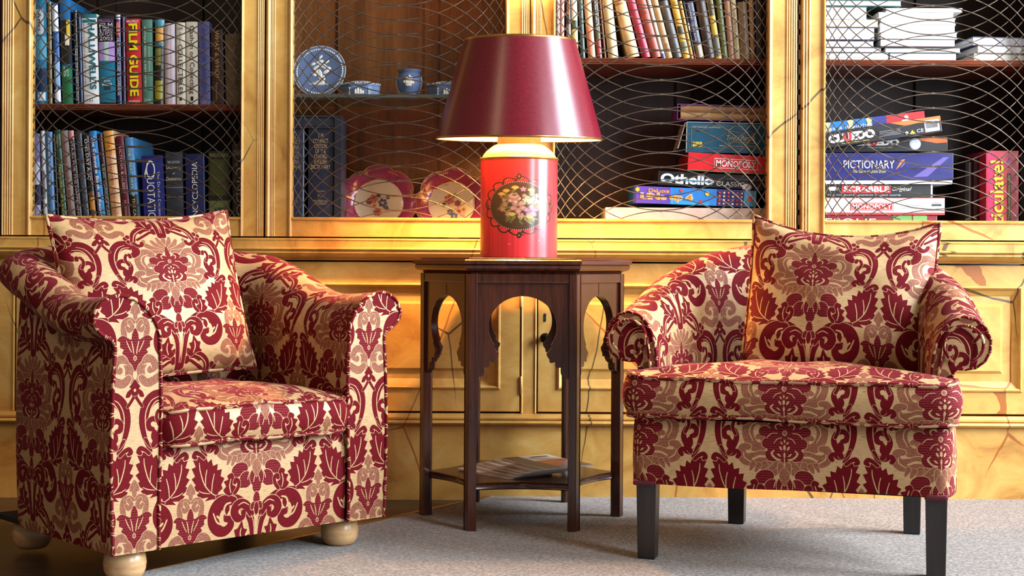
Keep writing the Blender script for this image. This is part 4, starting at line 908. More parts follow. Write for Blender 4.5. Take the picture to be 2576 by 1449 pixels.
# ---------------------------------------------------------------- china
JASP = simple((92,112,148), .55, 0, .06, 30); RELIEF = simple((226,220,206), .6, 0, .04, 60)
PINK = simple((150,44,92), .22, 0, .14, 9, .4); IVORY = simple((236,226,200), .22, 0, .04, 20, .4); GILT = simple((206,164,90), .3, .8, .15, 60)
def plate_mesh(R0, prof, n=96):
    m = MB(); m.grid([[(r*R0*math.cos(t), y*R0, r*R0*math.sin(t)) for t in [2*math.pi*i/n for i in range(n)]] for r, y in prof], cv=True); return m
def blob(m, x, z, y, rx, rz, th=.0012, ro=0, n=10, mi=0):
    c, s = math.cos(ro), math.sin(ro)
    ring_ = [(rx*math.cos(t), rz*math.sin(t)) for t in [2*math.pi*i/n for i in range(n)]]
    o = [(x+a*c-b*s, y, z+a*s+b*c) for a, b in ring_]; i_ = [(x+(a*c-b*s)*.6, y-th, z+(a*s+b*c)*.6) for a, b in ring_]
    m.grid([o, i_], cv=True, mi=mi); m.add(i_, [tuple(range(n))], None, mi)
def pink_plate(pxc, pyt, label, rot, R0, flowers, Yb=4.31):
    tilt = R(15); x = X(pxc, Yb+.03, 500)
    e = empty('plate', label, 'plate', (x, Yb, ZF+R0*math.cos(tilt)*1.0+.003), 0, 'pink china plates'); e.rotation_euler = (-tilt, rot, 0)
    e.location.y = Yb+R0*math.sin(tilt)
    def rad(r, t): return r*R0*(1+.10*(r**3)*(abs(math.cos(3.5*t))**.6-.75))
    def rings(pr, n=112): return [[(rad(r,t)*math.cos(t), y*R0, rad(r,t)*math.sin(t)) for t in [2*math.pi*i/n for i in range(n)]] for r, y in pr]
    m = MB(); m.grid(rings([(.65,.10),(.73,.045),(.86,0),(.99,-.035),(1.0,-.03),(.99,-.015),(.86,.025),(.65,.14),(.02,.15)]), cv=True); m.build('rim', PINK, e, smooth=40)
    m = MB(); m.grid(rings([(.005,.108),(.3,.11),(.58,.106),(.65,.099),(.69,.078)]), cv=True); m.build('well', IVORY, e, smooth=50)
    m = MB(); pts = [(rad(1.0,t)*math.cos(t), -.035*R0, rad(1.0,t)*math.sin(t)) for t in [2*math.pi*i/112 for i in range(112)]]; m.tube(pts, .0011, 5, closed=True)
    for k in range(7):
        t = 2*math.pi*k/7+.45
        for q in range(5): tt = t+(q-2)*.06; blob(m, rad(.93,tt)*math.cos(tt), rad(.93-.02*abs(q-2),tt)*math.sin(tt), -.012*R0, .0034, .0026, .0012, tt)
        pp = [(rad(r_,t+d_)*math.cos(t+d_), -.006*R0+.0, rad(r_,t+d_)*math.sin(t+d_)) for r_, d_ in ((.78,-.2),(.86,-.22),(.90,-.14),(.84,-.10))]; m.tube(pp, .0007, 4)
    for k in range(36):
        t = 2*math.pi*k/36; blob(m, rad(.65,t)*math.cos(t), rad(.65,t)*math.sin(t), .094*R0, .0022, .0014, .0006, t)
    m.build('gilt_trim', GILT, e, smooth=40, fix=False)
    m = MB(); cols = [simple(c,.3) for c in ((186,96,84),(52,72,140),(70,74,50),(120,44,70),(214,150,60))]
    for (fx, fz, r, ci) in flowers:
        for k in range(6):
            t = k*math.pi/3; blob(m, (fx+r*.6*math.cos(t))*R0, (fz+r*.6*math.sin(t))*R0, .104*R0, r*.5*R0, r*.42*R0, .0006, t, 8, ci)
        blob(m, fx*R0, fz*R0, .102*R0, r*.4*R0, r*.4*R0, .0006, 0, 8, 3 if ci != 1 else 4)
    m.build('painted_flowers', cols, e, fix=False)
    return e
pink_plate(953, 423, 'pink scalloped plate with gilt edge beside the dark dictionary slipcase', .2, .112, [(-.16,.08,.12,0),(-.26,-.02,.09,3),(.10,.02,.12,1),(.02,-.26,.11,0),(-.05,.2,.06,2),(.2,.2,.06,2),(.22,-.1,.07,2),(-.1,-.1,.06,4)])
pink_plate(1135, 425, 'pink scalloped plate with gilt edge partly behind the red lamp base', -.5, .108, [(0,.16,.14,0),(-.14,-.18,.09,1),(-.1,-.34,.1,1),(.16,-.06,.09,3),(.2,.18,.06,2),(-.2,.1,.06,2),(.08,-.28,.07,0),(.22,-.3,.05,4)])
zg = Z(238.5, yg)+.0002
R0 = .0785; xp = X(804, 4.26, 178)
e = empty('plate','pale blue plate with cream raised relief standing on the glass shelf','plate',(xp,4.245+R0*math.sin(R(12)),zg+R0*math.cos(R(12))+.001),0); e.rotation_euler = (-R(12),0,R(-4))
m = plate_mesh(R0, [(.01,.05),(.66,.045),(.74,.02),(.98,-.03),(1,-.02),(.98,0),(.72,.06),(.01,.09)]); m.build('dish', JASP, e, smooth=40)
m = MB()
for k in range(60): t = 2*math.pi*k/60; blob(m, .87*R0*math.cos(t), .87*R0*math.sin(t), -.006*R0, .0042, .0022, .0012, t+.9)
m.tube([(.985*R0*math.cos(t), -.028*R0, .985*R0*math.sin(t)) for t in [2*math.pi*i/64 for i in range(64)]], .0009, 5, closed=True)
for (x_, z_, rx, rz, ro) in ((0,-.1,.10,.22,.2),(-.14,.12,.16,.08,.6),(.08,.2,.2,.09,-.5),(-.02,.34,.16,.07,.2),(.2,.0,.14,.07,.5),(.28,.12,.10,.06,-.3),(-.2,-.1,.12,.06,-.4),(.1,-.28,.09,.18,-.3),(-.12,.0,.08,.14,.3),(-.06,-.42,.34,.06,0),(.02,-.36,.2,.08,.1),(-.24,.26,.1,.06,.4),(.0,.5,.1,.05,.9),(.22,.34,.1,.05,.7),(.26,-.42,.06,.05,0)):
    blob(m, x_*R0*1.15, z_*R0*1.15, .043*R0, rx*R0, rz*R0, .002, ro, 12)
m.build('relief', RELIEF, e, smooth=50, fix=False)
def trinket(px, label, rotz, Y=4.24):
    x = X(px, Y, 220); e = empty('trinket_box', label, 'trinket box', (x,Y,zg), rotz, 'pale blue trinket boxes')
    def oval(s, z, lobe=.06): return [(.054*s*(1+lobe*math.cos(6*t))*math.cos(t), .042*s*(1+lobe*math.cos(6*t))*math.sin(t), z) for t in [2*math.pi*i/60 for i in range(60)]]
    m = MB(); m.grid([oval(.02,0),oval(.92,0),oval(.97,.002),oval(1.0,.026),oval(1.0,.030),oval(.5,.030)], cv=True); m.build('body', JASP, e, smooth=35)
    m = MB(); m.grid([oval(1.03,.0303),oval(1.04,.034),oval(.98,.037),oval(.6,.040),oval(.5,.042),oval(.46,.045),oval(.2,.047),oval(.01,.0475)], cv=True); m.build('lid', JASP, e, smooth=35)
    m = MB()
    for rr, zz, nn in ((1.0,.0365,46),(.52,.0425,26)):
        pts = oval(rr, zz)
        for k in range(nn):
            p = pts[int(k*60/nn)]; m.tube([(p[0]-.0016,p[1],p[2]-.001),(p[0]+.0016,p[1],p[2]+.0014)], .0016, 5)
    for a in (-2.1,-1.57,-1.04):
        c = (.0545*math.cos(a)*1.02, .0425*math.sin(a)*1.02)
        if a == -1.57:
            for q in ((-.010,.009,.003,.008),(-.003,.012,.004,.009),(.005,.010,.003,.008),(.011,.008,.004,.005),(0,.004,.016,.002)): blob(m, c[0]+q[0], q[1]+.002, c[1]*1.06, q[2], q[3], .0014)
        else:
            blob(m, c[0], .013, c[1]*1.06, .0012, .009, .0014); blob(m, c[0], .004, c[1]*1.06, .004, .0014, .0014); blob(m, c[0], .022, c[1]*1.06, .004, .0014, .0014)
    m.build('relief', RELIEF, e, smooth=50, fix=False)
trinket(907, 'small pale blue lidded trinket box between the blue plate and the vase', 0.0)
trinket(1124, 'small pale blue lidded trinket box half hidden by the lamp shade', .1)
x = X(1030, 4.25, 200); e = empty('vase','round pale blue vase with cream oval relief on the glass shelf','vase',(x,4.25,zg),0); k = 4.25/F
MB().lathe([(.001,0),(19*k,0),(20.5*k,3*k),(27*k,16*k),(32.5*k,32*k),(33.4*k,42*k),(31*k,52*k),(27*k,57*k),(26*k,60*k),(27.5*k,63*k),(30*k,67*k),(30.5*k,69*k),(28*k,68.5*k),(24*k,60*k),(20*k,40*k)],48).build('body',JASP,e,smooth=40)
m = MB()
def onv(a, z, r): return (r*math.sin(a), -r*math.cos(a), z)
for q in ((0,38,15,12),(-.12,48,7,6),(.16,50,8,5),(.0,28,12,4),(-.28,38,6,6),(.3,36,6,7),(.06,56,4,4)):
    r = 33.6*k; pz = q[1]*k*.84+4*k; xx = r*math.sin(q[0]); blob(m, xx, pz, -math.sqrt(max(r*r-xx*xx,0))*.985, q[2]*k*.72, q[3]*k*.7, .003, 0, 14)
for s in (-1,1):
    m.tube([onv(s*1.25, z*k, (r_)*k) for z, r_ in ((10,25),(20,30),(32,33.5),(42,34),(52,31.6))], .0011, 5)
m.build('relief',RELIEF,e,smooth=50,fix=False)
# dictionary slipcase and its two volumes
SL = simple((34,40,54), .45, 0, .12, 20, .1); Ys = 4.165
xa, xb, xw = X(694,Ys), X(841,Ys), X(858,Ys); z1 = Z(293.5,Ys); z2 = Z(322,Ys)
e = empty('slipcase','dark navy slipcase with small drawer holding two large dictionaries','slipcase',((xa+xw)/2,Ys,ZF+.0004),0)
o = (xa+xw)/2; m = MB(); t = .005
m.box(xa-o,xw-o,0,.138,0,t); m.box(xa-o,xw-o,0,.138,z1-ZF-t,z1-ZF); m.box(xa-o,xa-o+t,0,.138,t,z1-ZF-t); m.box(xb-o,xw-o,0,.138,t,z1-ZF-t); m.box(xa-o,xw-o,.133,.138,t,z1-ZF-t); m.box(xa-o,xb-o,0,.133,z2-ZF-.004,z2-ZF); m.build('case',SL,e,bevel=.001)
MB().box(xa-o+t+.001,xb-o-.001,.003,.12,z2-ZF+.001,z1-ZF-t-.001).build('drawer',SL,e,bevel=.001)
S2 = Row(680, 270, 4.025, ZF+.0058, Ys+.008, .118)
yt_ = (322-270+4)*4.025
bk = (26,36,60)
book(S2,80,352,80,352,yt_,bk,'left volume in the navy slipcase, partly behind the door stile',titles=[('THE\nCOMPACT\nEDITION\nOF THE\nOXFORD\nENGLISH\nDICTIONARY',.62,.93,.62,(176,150,110),'h',.1),('A-O',.30,.33,.3,(176,150,110),'h',.1)],group='dictionary volumes in the slipcase',bands=[(0,1,(120,150,190),.95,.985)],bul=.004)  # pale blue edge band is a reflection painted onto the spine
book(S2,382,646,382,646,yt_,bk,'right volume in the navy slipcase with gilt stacked title',titles=[('THE\nCOMPACT\nEDITION\nOF THE\nOXFORD\nENGLISH\nDICTIONARY',.62,.95,.76,(196,166,120),'h'),('VOLUME II',.405,.42,.36,(176,150,110),'h'),('P-Z',.36,.38,.2,(176,150,110),'h'),('SUPPLEMENT AND\nBIBLIOGRAPHY',.285,.33,.62,(176,150,110),'h')],group='dictionary volumes in the slipcase',bul=.004)
# ---------------------------------------------------------------- hexagonal table
TC = Vector((X(1313, 3.777, 900), 3.777)); RL = .2485
T = empty('side_table','dark mahogany hexagonal side table with keyhole arches, standing between the two armchairs','table',(TC.x,TC.y,0),0)
def hexv(r, k, off=0): a = R(60*k+off); return Vector((r*math.cos(a), r*math.sin(a)))
# top: stacked mouldings, hexagon with flat side to the front
m = MB(); zt = .671
prof = [(.02,zt),(.262,zt),(.264,zt-.0015),(.264,zt-.004),(.281,zt-.004),(.286,zt-.007),(.286,zt-.0155),(.281,zt-.0165),(.279,zt-.018),(.281,zt-.0195),(.280,zt-.026),(.275,zt-.031),(.266,zt-.0335),(.260,zt-.036),(.257,zt-.040),(.02,zt-.040)]
m.grid([[(*hexv(r,k), z) for k in range(6)] for r, z in prof], cv=True)
m.add([(*hexv(.02,k), zt) for k in range(6)], [(0,1,2,3,4,5)])
m.build('table_top', MAHOG, T, smooth=20)
ap = .2485*math.cos(R(30)); half = RL/2
arch = [(-.113,.631),(.113,.631),(.113,.372)]
def side(sgn):
    # from leg foot of the bracket up to the arch crown
    pts = [(.113,.372),(.108,.375)]
    for (xa, za), (xb, zb) in (((.106,.378),(.094,.400)),((.094,.402),(.080,.414)),((.080,.416),(.066,.421))):
        for t in (.0,.25,.5,.75,1): 
            x = xa+(xb-xa)*t; z = za+(zb-za)*t; b = math.sin(math.pi*t)*.006; pts.append((x-b*.8, z-b*.9))
    pts += [(.060,.430),(.0585,.437),(.064,.441),(.072,.452)]
    for i in range(1, 17):
        t = -.75+(math.pi/2+.75)*i/16; pts.append((.084*math.cos(t), .500+.077*math.sin(t)))
    return pts
sd = side(1)
outline = [(-.113,.631),(.113,.631)]+sd+[(-x, z) for x, z in reversed(sd[:-1])]
for k in range(6):
    ang = R(60*k-90); pm = MB().prism(outline, -.008, .008, 'y')
    o = pm.build('arch_panel', MAHOG, T, smooth=35)
    o.location = (ap*math.cos(ang), ap*math.sin(ang), 0); o.rotation_euler = (0,0,ang+R(90))
    m = MB(); m.box(-.112,.112,-.0135,-.008,.612,.631); m.tube([(-.112,-.0125,.611),(.112,-.0125,.611)],.0024,8)
    m.box(-.0015,.0015,-.0088,-.008,.578,.611)
    r_ = m.build('top_rail', MAHOG, o, smooth=40)
for k in range(6):
    c = hexv(RL,k); m = MB(); a = R(60*k); n1 = Vector((math.cos(a-R(30)), math.sin(a-R(30)))); n2 = Vector((math.cos(a+R(30)), math.sin(a+R(30))))
    t1 = Vector((n1.y,-n1.x)); t2 = Vector((-n2.y,n2.x)); ap2 = c.normalized()*.0165
    pts = [c+ap2, c+ap2+t2*.019, c+ap2+t2*.019-n2*.022, c-ap2*.9, c+ap2+t1*.019-n1*.022, c+ap2+t1*.019]
    m.prism([tuple(p) for p in pts], 0, .631, 'z'); m.build('leg', MAHOG, T, bevel=.0015)
sh = []
for k in range(6):
    a, b = hexv(RL+.004,k), hexv(RL+.004,k+1); n = -((a+b)/2).normalized()
    for i in range(10):
        t = i/10; sh.append(a+(b-a)*t+n*.026*(1-(2*t-1)**2))
m = MB(); zs = .1155
m.grid([[(p.x*s, p.y*s, z) for p in sh] for s, z in ((.01,zs),(.985,zs),(1,zs-.002),(.994,zs-.004),(.994,zs-.013),(1,zs-.015),(.985,zs-.018),(.01,zs-.018))], cv=True)
m.build('lower_shelf', MAHOG, T, smooth=30)
# ---------------------------------------------------------------- magazines
prn = [simple(c, .35, 0, .1, 60) for c in ((216,214,208),(78,72,72),(176,100,66),(128,124,120),(40,38,40))]
mags = [((-.005,3.625),.14,0,'grey magazine at the left edge of the fan, lowest on the table shelf'),((.012,3.63),.05,1,'grey-white magazine second from the bottom of the fan on the table shelf'),((.022,3.633),.0,2,'grey-white magazine third from the bottom of the fan on the table shelf'),((.034,3.628),-.03,3,'grey-white magazine third from the top of the fan on the table shelf'),((.052,3.634),-.06,4,'pale magazine with dark corner picture just beneath the topmost one'),((.088,3.628),.0,5,'topmost magazine with terracotta picture and grey foot on the table shelf')]
for (c0, da, i, lab) in mags:
    z = zs+.0004+i*.0047; e = empty('magazine', lab, 'magazine', (c0[0], c0[1], z), R(123)+da, 'magazines fanned on the table shelf')
    L, Wd, th = .205, .147, .0042
    def zz(u, v, i=i): return .0045*max(0,(u/L-.55))**1.5*(1.6 if i == 5 else 1.0)
    def sheet(u0,u1,v0,v1,t0,t1,mat,nm):
        m = MB(); nU = 8
        us = [u0+(u1-u0)*k/nU for k in range(nU+1)]
        loop = lambda u: [(u,-v0,t0+zz(u,0)),(u,-v1,t0+zz(u,0)),(u,-v1,t1+zz(u,0)),(u,-v0,t1+zz(u,0))]
        m.grid([loop(u) for u in us], cv=True); m.add(loop(us[0]),[(0,1,2,3)]); m.add(loop(us[-1]),[(3,2,1,0)])
        m.build(nm, mat, e, smooth=40)
    sheet(0,L,0,Wd,0,th,WPAGE,'pages')
    t1, t2 = th, th+.0003
    if i == 5:
        sheet(.0,L,.0,.05,t1,t2,prn[1],'cover_print'); sheet(.0,L*.16,.05,Wd,t1,t2,prn[3],'cover_print'); sheet(L*.16,L*.62,.05,Wd,t1,t2,prn[2],'cover_print'); sheet(L*.62,L,.05,Wd,t1,t2,prn[0],'cover_print'); sheet(L*.86,L*.92,.075,.13,t2,t2+.0002,prn[4],'masthead')
    else:
        sheet(0,L*.22,0,Wd,t1,t2,prn[3],'cover_print'); sheet(L*.22,L*.55,0,Wd,t1,t2,prn[1 if i % 2 else 3],'cover_print'); sheet(L*.55,L,0,Wd,t1,t2,prn[0],'cover_print'); sheet(L*.90,L*.94,.02,.10,t2,t2+.0002,prn[4],'masthead')
# ---------------------------------------------------------------- lamp
LX = X(1306, 3.777, 400); LYc = 3.777
LA = empty('table_lamp','lit table lamp with maroon cone shade and red floral tin base, on the hexagonal table','lamp',(LX,LYc,zt+.0005),0)
TIN, nt, b = newmat('painted_tin')
uvn = nt.nodes.new('ShaderNodeUVMap'); uvn.uv_map = 'UVMap'; im = nt.nodes.new('ShaderNodeTexImage'); im.image = make_medallion(); im.extension = 'EXTEND'
nt.links.new(uvn.outputs[0], im.inputs[0]); nt.links.new(im.outputs[0], b.inputs['Base Color'])
b.inputs['Roughness'].default_value = .28; b.inputs['Coat Weight'].default_value = .3; b.inputs['Coat Roughness'].default_value = .15
hb = Z(402, 3.777)-zt; rb = .1005
m = MB(); n = 96
pts = [(rb-.002,0),(rb,.002),(rb,hb*.5),(rb,hb-.002)]
# front half carries the bouquet: u runs 0..1 across 200 units = the front arc
m.grid([[(r*math.sin(t), -r*math.cos(t), z) for t in [(-math.pi+2*math.pi*i/n) for i in range(n+1)]] for r, z in pts], [[((-math.pi+2*math.pi*i/n)*rb/.2620+.5, z/hb) for i in range(n+1)] for r, z in pts])
m.build('canister', TIN, LA, smooth=40)
m = MB(); m.lathe([(rb+.0015,hb-.004),(rb+.003,hb-.002),(rb+.003,hb+.001),(rb+.0005,hb+.003),(rb-.002,hb+.004)],64); m.build('rim_band', GOLD, LA, smooth=40)
hd = Z(366, 3.777)-zt
CREAMP = simple((232,206,140), .25, 0, .06, 30, .3)
m = MB(); m.lathe([(rb-.003,hb+.002),(rb-.006,hb+.010),(rb-.014,hb+.020),(rb-.026,hb+.030),(.066,hd-.001),(.058,hd)],64); m.build('shoulder', CREAMP, LA, smooth=50)
m = MB(); m.lathe([(.060,hd-.001),(.0605,hd+.001),(.059,hd+.002)],48); m.build('neck_ring', GOLD, LA, smooth=50)
RUST = simple((150,52,28), .45, 0, .3, 220)
m = MB(); m.lathe([(.057,hd+.001),(.057,hd+.03),(.054,hd+.034),(.02,hd+.036),(.014,hd+.05),(.014,hd+.105),(.001,hd+.106)],48); m.build('neck', RUST, LA, smooth=35)
sb, st = Z(351, 3.777)-zt, Z(102, 3.777)-zt; rB, rT = .218, .1452
SHADE, nt, b = newmat('shade_card')
nz = N(nt, 'ShaderNodeTexNoise', Scale=180.0, Detail=2.0); nt.links.new(coords(nt), nz.inputs['Vector'])
cr = ramp(nt, [(.3, srgb((92,5,24))), (.7, srgb((116,9,33)))], nz.outputs['Fac']); nt.links.new(cr.outputs[0], b.inputs['Base Color'])
b.inputs['Roughness'].default_value = .30; b.inputs['Specular IOR Level'].default_value = .62
bump(nt, b, nz.outputs['Fac'], .08, .0006)
LINING = simple((240,226,190), .6, 0, .03, 30)
sh_ = bpy.data.objects.new('lamp_shade', None)
bpy.data.objects.remove(sh_)
m = MB(); mid = (sb+st)/2
m.lathe([(rB,sb-mid),(rB-.35*(rB-rT),sb-mid+.35*(st-sb)),(rT,st-mid)],96)
S_ = m.build('shade', SHADE, LA, smooth=50, loc=(0,0,mid)); S_.rotation_euler = (R(3.0),R(.2),0)
m = MB(); m.lathe([(rB-.0022,sb-mid+.0005),(rT-.0022,st-mid-.0005)],96); m.build('lining', LINING, S_, smooth=50)
for r, z, r2, z2, nm in ((rB+.0003,sb-mid+.002,rB-.001,sb-mid,'bottom_trim'),(rT+.0003,st-mid-.003,rT-.001,st-mid,'top_trim')):
    m = MB(); m.lathe([(r,z-.0032),(r+.0012,z-.0018),(r+.0006,z+.002),(r-.0012,z+.0026)],96)
    m.tube([(r2*math.cos(2*math.pi*i/96), r2*math.sin(2*math.pi*i/96), z2) for i in range(96)], .0016, 6, closed=True)
    m.build(nm, GOLD, S_, smooth=50)
m = MB()
for a in range(3): t = R(120*a+20); m.tube([(.012*math.cos(t),.012*math.sin(t),st-mid-.02),((rT-.003)*math.cos(t),(rT-.003)*math.sin(t),st-mid-.004)], .0015, 6)
m.tube([(0,0,hd+.195-mid),(0,0,st-mid-.015)],.003,8); m.build('shade_carrier', GOLD, S_, smooth=50)
BULB, nt, b = newmat('lit_bulb'); b.inputs['Emission Color'].default_value = (1,.52,.17,1); b.inputs['Emission Strength'].default_value = LAMP_W/.047; b.inputs['Base Color'].default_value = (1,.9,.7,1)
m = MB(); zb_ = hd+.106; m.lathe([(.012,zb_),(.016,zb_+.02),(.030,zb_+.045),(.032,zb_+.06),(.026,zb_+.078),(.010,zb_+.088),(.001,zb_+.089)],28); bo = m.build('bulb', BULB, LA, smooth=60, loc=(.045,0,0))
def light(name, kind, loc, energy, col, **k):
    l = bpy.data.lights.new(name, kind); l.energy = energy; l.color = col
    for a, v in k.items(): setattr(l, a, v)
    o = bpy.data.objects.new(name, l); COL.objects.link(o); o.location = loc; return o
bo.location = (0,0,0)
# ---------------------------------------------------------------- upholstery helpers
def outline_normals(path):
    out = []
    for i, p in enumerate(path):
        a = Vector(path[max(0,i-1)]); b = Vector(path[min(len(path)-1,i+1)]); t = (b-a).normalized()
        out.append(Vector((-t.y, t.x)))          # left of the direction of travel
    return out
def shell(parent, path, ztop, prof1, prof2, zin, zout, names, splits, vin, vout, u0=0.0, bulge=.006):
    """padded arms and back as one swept shell; path runs viewer-left arm front, round the back, to the right arm front"""
    nr = outline_normals(path); L = [0]
    for a, b in zip(path, path[1:]): L.append(L[-1]+(Vector(b)-Vector(a)).length)
    mid = L[-1]/2; g1, g2, w1, w2 = [], [], [], []
    for i, p in enumerate(path):
        zt_ = ztop[i]; n = nr[i]; r1, q1 = [], []; U = (L[i]-mid)/TW+u0
        z_lo = zin; z_hi = zt_+prof1[0][1]; acc = 0; last = None
        prof = [(0+bulge*math.sin(math.pi*k/5)*-.6, z_lo+(z_hi-z_lo)*k/5) for k in range(5)]+[(s, zt_+d) for s, d in prof1]
        for s, z in prof:
            if last: acc += math.hypot(s-last[0], z-last[1])
            last = (s, z); r1.append((p[0]+n.x*s, p[1]+n.y*s, z)); q1.append((U, vin(z_lo)+acc/THH))
        g1.append(r1); w1.append(q1)
        pr2 = [(s, zt_+d) for s, d in prof2]; s_e, z_e = pr2[-1]
        pr2 += [(s_e+bulge*math.sin(math.pi*k/6), z_e+(zout-z_e)*k/6) for k in range(1,7)]
        g2.append([(p[0]+n.x*s, p[1]+n.y*s, z) for s, z in pr2]); w2.append([(-U, vout(z)) for s, z in pr2])
    objs = []
    for nm, (i0, i1) in zip(names, splits):
        m = MB(); m.grid(g1[i0:i1+1], w1[i0:i1+1]); m.grid(g2[i0:i1+1], w2[i0:i1+1])
        objs.append(m.build(nm, FAB, parent, smooth=60))
    return objs, g1, g2
def face_panel(parent, pts, name, uvf, off=(0,0,0), pipe=True, r=.0042, openb=True, arc=None):
    """flat upholstered face through a planar outline, edged with piping"""
    pts = [Vector(p)+Vector(off) for p in pts]
    c = sum(pts, Vector())/len(pts)
    nrm = Vector(); 
    for a, b in zip(pts, pts[1:]+pts[:1]): nrm += (a-c).cross(b-c)
    nrm.normalize(); t = nrm.cross(Vector((0,0,1))).normalized(); bt = t.cross(nrm)
    tri = geometry.tessellate_polygon([[Vector(((p-c).dot(t), (p-c).dot(bt), 0)) for p in pts]])
    m = MB(); m.add(pts, [tuple(x) for x in tri], [uvf(p) for p in pts]); o = m.build(name, FAB, parent, fix=False)
    if pipe:
        run = pts if not arc else pts[arc[0]:arc[1]]
        m = MB(); m.tube(run, r, 8, closed=False)
        m.uv = [(u/TW*.9, .35+v/THH) for u, v in m.uv]; m.build('piping', FAB, o, smooth=60)
    return o
def slab_cushion(parent, outline, z0, z1, crown, vfront, name='seat_cushion', vtop=0.0, bulge=.012, sag=0.0, r=.005):
    """boxed cushion: outline (u,w) starts at the front centre and runs anticlockwise seen from above"""
    n = len(outline); c = (0.0, sum(p[1] for p in outline)/n)
    L = [0]
    for a, b in zip(outline, outline[1:]+outline[:1]): L.append(L[-1]+math.dist(a, b))
    half_ = L[-1]/2
    wav = lambda k: .0035*math.sin(k*.55+.6)+.002*math.sin(k*1.3)
    ze = [z1+wav(k*60/n)-sag*(1-min(1,abs(outline[k][0])/.3)) for k in range(n)]
    m = MB(); K = 14; rows, uvs = [], []
    for i in range(K+1):
        t = max(.004, i/K); row, uvr = [], []
        for k, p in enumerate(outline):
            x = c[0]+(p[0]-c[0])*t; y = c[1]+(p[1]-c[1])*t
            z = ze[k]*t+(z1)*(1-t)+crown*(1-t**3.2); row.append((x,y,z)); uvr.append((x/TW, vtop+y/THH))
        rows.append(row); uvs.append(uvr)
    m.grid(rows, uvs, cv=True)
    K = 7; rows, uvs = [], []
    nor = []
    for k in range(n):
        a, b = Vector(outline[k-1]), Vector(outline[(k+1) % n]); t = (b-a).normalized(); nor.append(Vector((t.y,-t.x)))
    for i in range(K+1):
        t = i/K; row, uvr = [], []
        for k in list(range(n))+[0]:
            p = outline[k]; z = ze[k]*(1-t)+(z0+wav(k*60/n+2)*.6)*t; bl = bulge*math.sin(math.pi*t)**.8
            row.append((p[0]+nor[k].x*bl, p[1]+nor[k].y*bl, z))
        for k in range(n+1):
            l = L[k] if k < n else L[-1]; l = l if l <= half_ else l-L[-1]
            uvr.append((l/TW, vfront(z1+(z0-z1)*t)))
        rows.append(row); uvs.append(uvr)
    m.grid(rows, uvs)
    m.add([(p[0],p[1],z0) for p in outline], [tuple(range(n))])
    o = m.build(name, FAB, parent, smooth=50)
    m = MB(); m.tube([(p[0]+nor[k].x*.001, p[1]+nor[k].y*.001, ze[k]) for k, p in enumerate(outline)], r, 8, closed=True)
    m.tube([(p[0]+nor[k].x*.001, p[1]+nor[k].y*.001, z0+wav(k*60/n+2)*.6) for k, p in enumerate(outline)], r, 8, closed=True)
    m.uv = [(u/TW, .3+v/THH) for u, v in m.uv]; m.build('piping', FAB, o, smooth=60)
    return o
def round_poly(pts, r, n=5, dens=.03):
    out = []; N_ = len(pts)
    for i in range(N_):
        p0, p1, p2 = Vector(pts[i-1]), Vector(pts[i]), Vector(pts[(i+1) % N_]); rr = r[i] if isinstance(r, (list,tuple)) else r
        a = p1+(p0-p1).normalized()*rr; b = p1+(p2-p1).normalized()*rr
        for k in range(n+1):
            t = k/n; out.append(a*(1-t)**2+p1*2*t*(1-t)+b*t*t)
    res = []
    for a, b in zip(out, out[1:]+out[:1]):
        k = max(1, int((b-a).length/dens))
        for j in range(k): res.append(tuple(a+(b-a)*j/k))
    return res
def start_front(o):
    """rotate the point list so it starts at the front centre"""
    i = min(range(len(o)), key=lambda k: (o[k][1] > min(p[1] for p in o)+.01, abs(o[k][0])))
    return o[i:]+o[:i]
def pillow(name, label, loc, rot, a, b, t, dip, sidepinch, yd0, yd1, ear=(1,1), seed=1, group=None, uo=0.0):
    """knife-edge cushion: x across, z up, thickness along y"""
    rs = random.Random(seed); n = 40; e = empty(name, label, 'cushion', loc, 0, group); e.rotation_euler = rot
    ph = [rs.uniform(0,6.28) for _ in range(6)]
    def edge(x, y):
        xx = a*x*(1-sidepinch*(1-y*y)); zz = b*y*(1-(dip if y > 0 else .03)*(1-abs(x)**2.2))
        if y > 0: zz += b*.0
        return xx, zz
    def pt(x, y, s):
        xx, zz = edge(x, y); k = max(0.0,(1-abs(x)**2.6)*(1-abs(y)**2.6)); th = t*k**.55
        wr = .004*k**.5*(math.sin(7*x+3*y+ph[0])*math.sin(4*y+ph[1]))+.0035*math.sin(13*y+6*x+ph[2])*(1-k)*min(1,k*8)
        return (xx, s*(th+wr*(1 if s < 0 else .3)) if k > 1e-6 else 0.0, zz)
    def uv(x, y): q = (1-y)/2; yd = yd0+(yd1-yd0)*q; return (a*x*1.03/TW+uo, -yd/221)
    g = lambda s: [[pt(-1+2*i/n, -1+2*j/n, s) for j in range(n+1)] for i in range(n+1)]
    U = [[uv(-1+2*i/n, -1+2*j/n) for j in range(n+1)] for i in range(n+1)]
    m = MB(); m.grid(g(-1), U); m.grid(g(1), U); o = m.build('cover', FAB, e, smooth=80)
    per = [(-1+2*i/n,-1) for i in range(n)]+[(1,-1+2*i/n) for i in range(n)]+[(1-2*i/n,1) for i in range(n)]+[(-1,1-2*i/n) for i in range(n)]
    m = MB(); m.tube([(edge(x,y)[0],0,edge(x,y)[1]) for x,y in per], .0048, 8, closed=True); m.uv = [(u/TW, .3+v/THH) for u, v in m.uv]; m.build('piping', FAB, e, smooth=60)
    return e
def vz(zref, yd): return lambda z: -yd/221+(z-zref)/THH
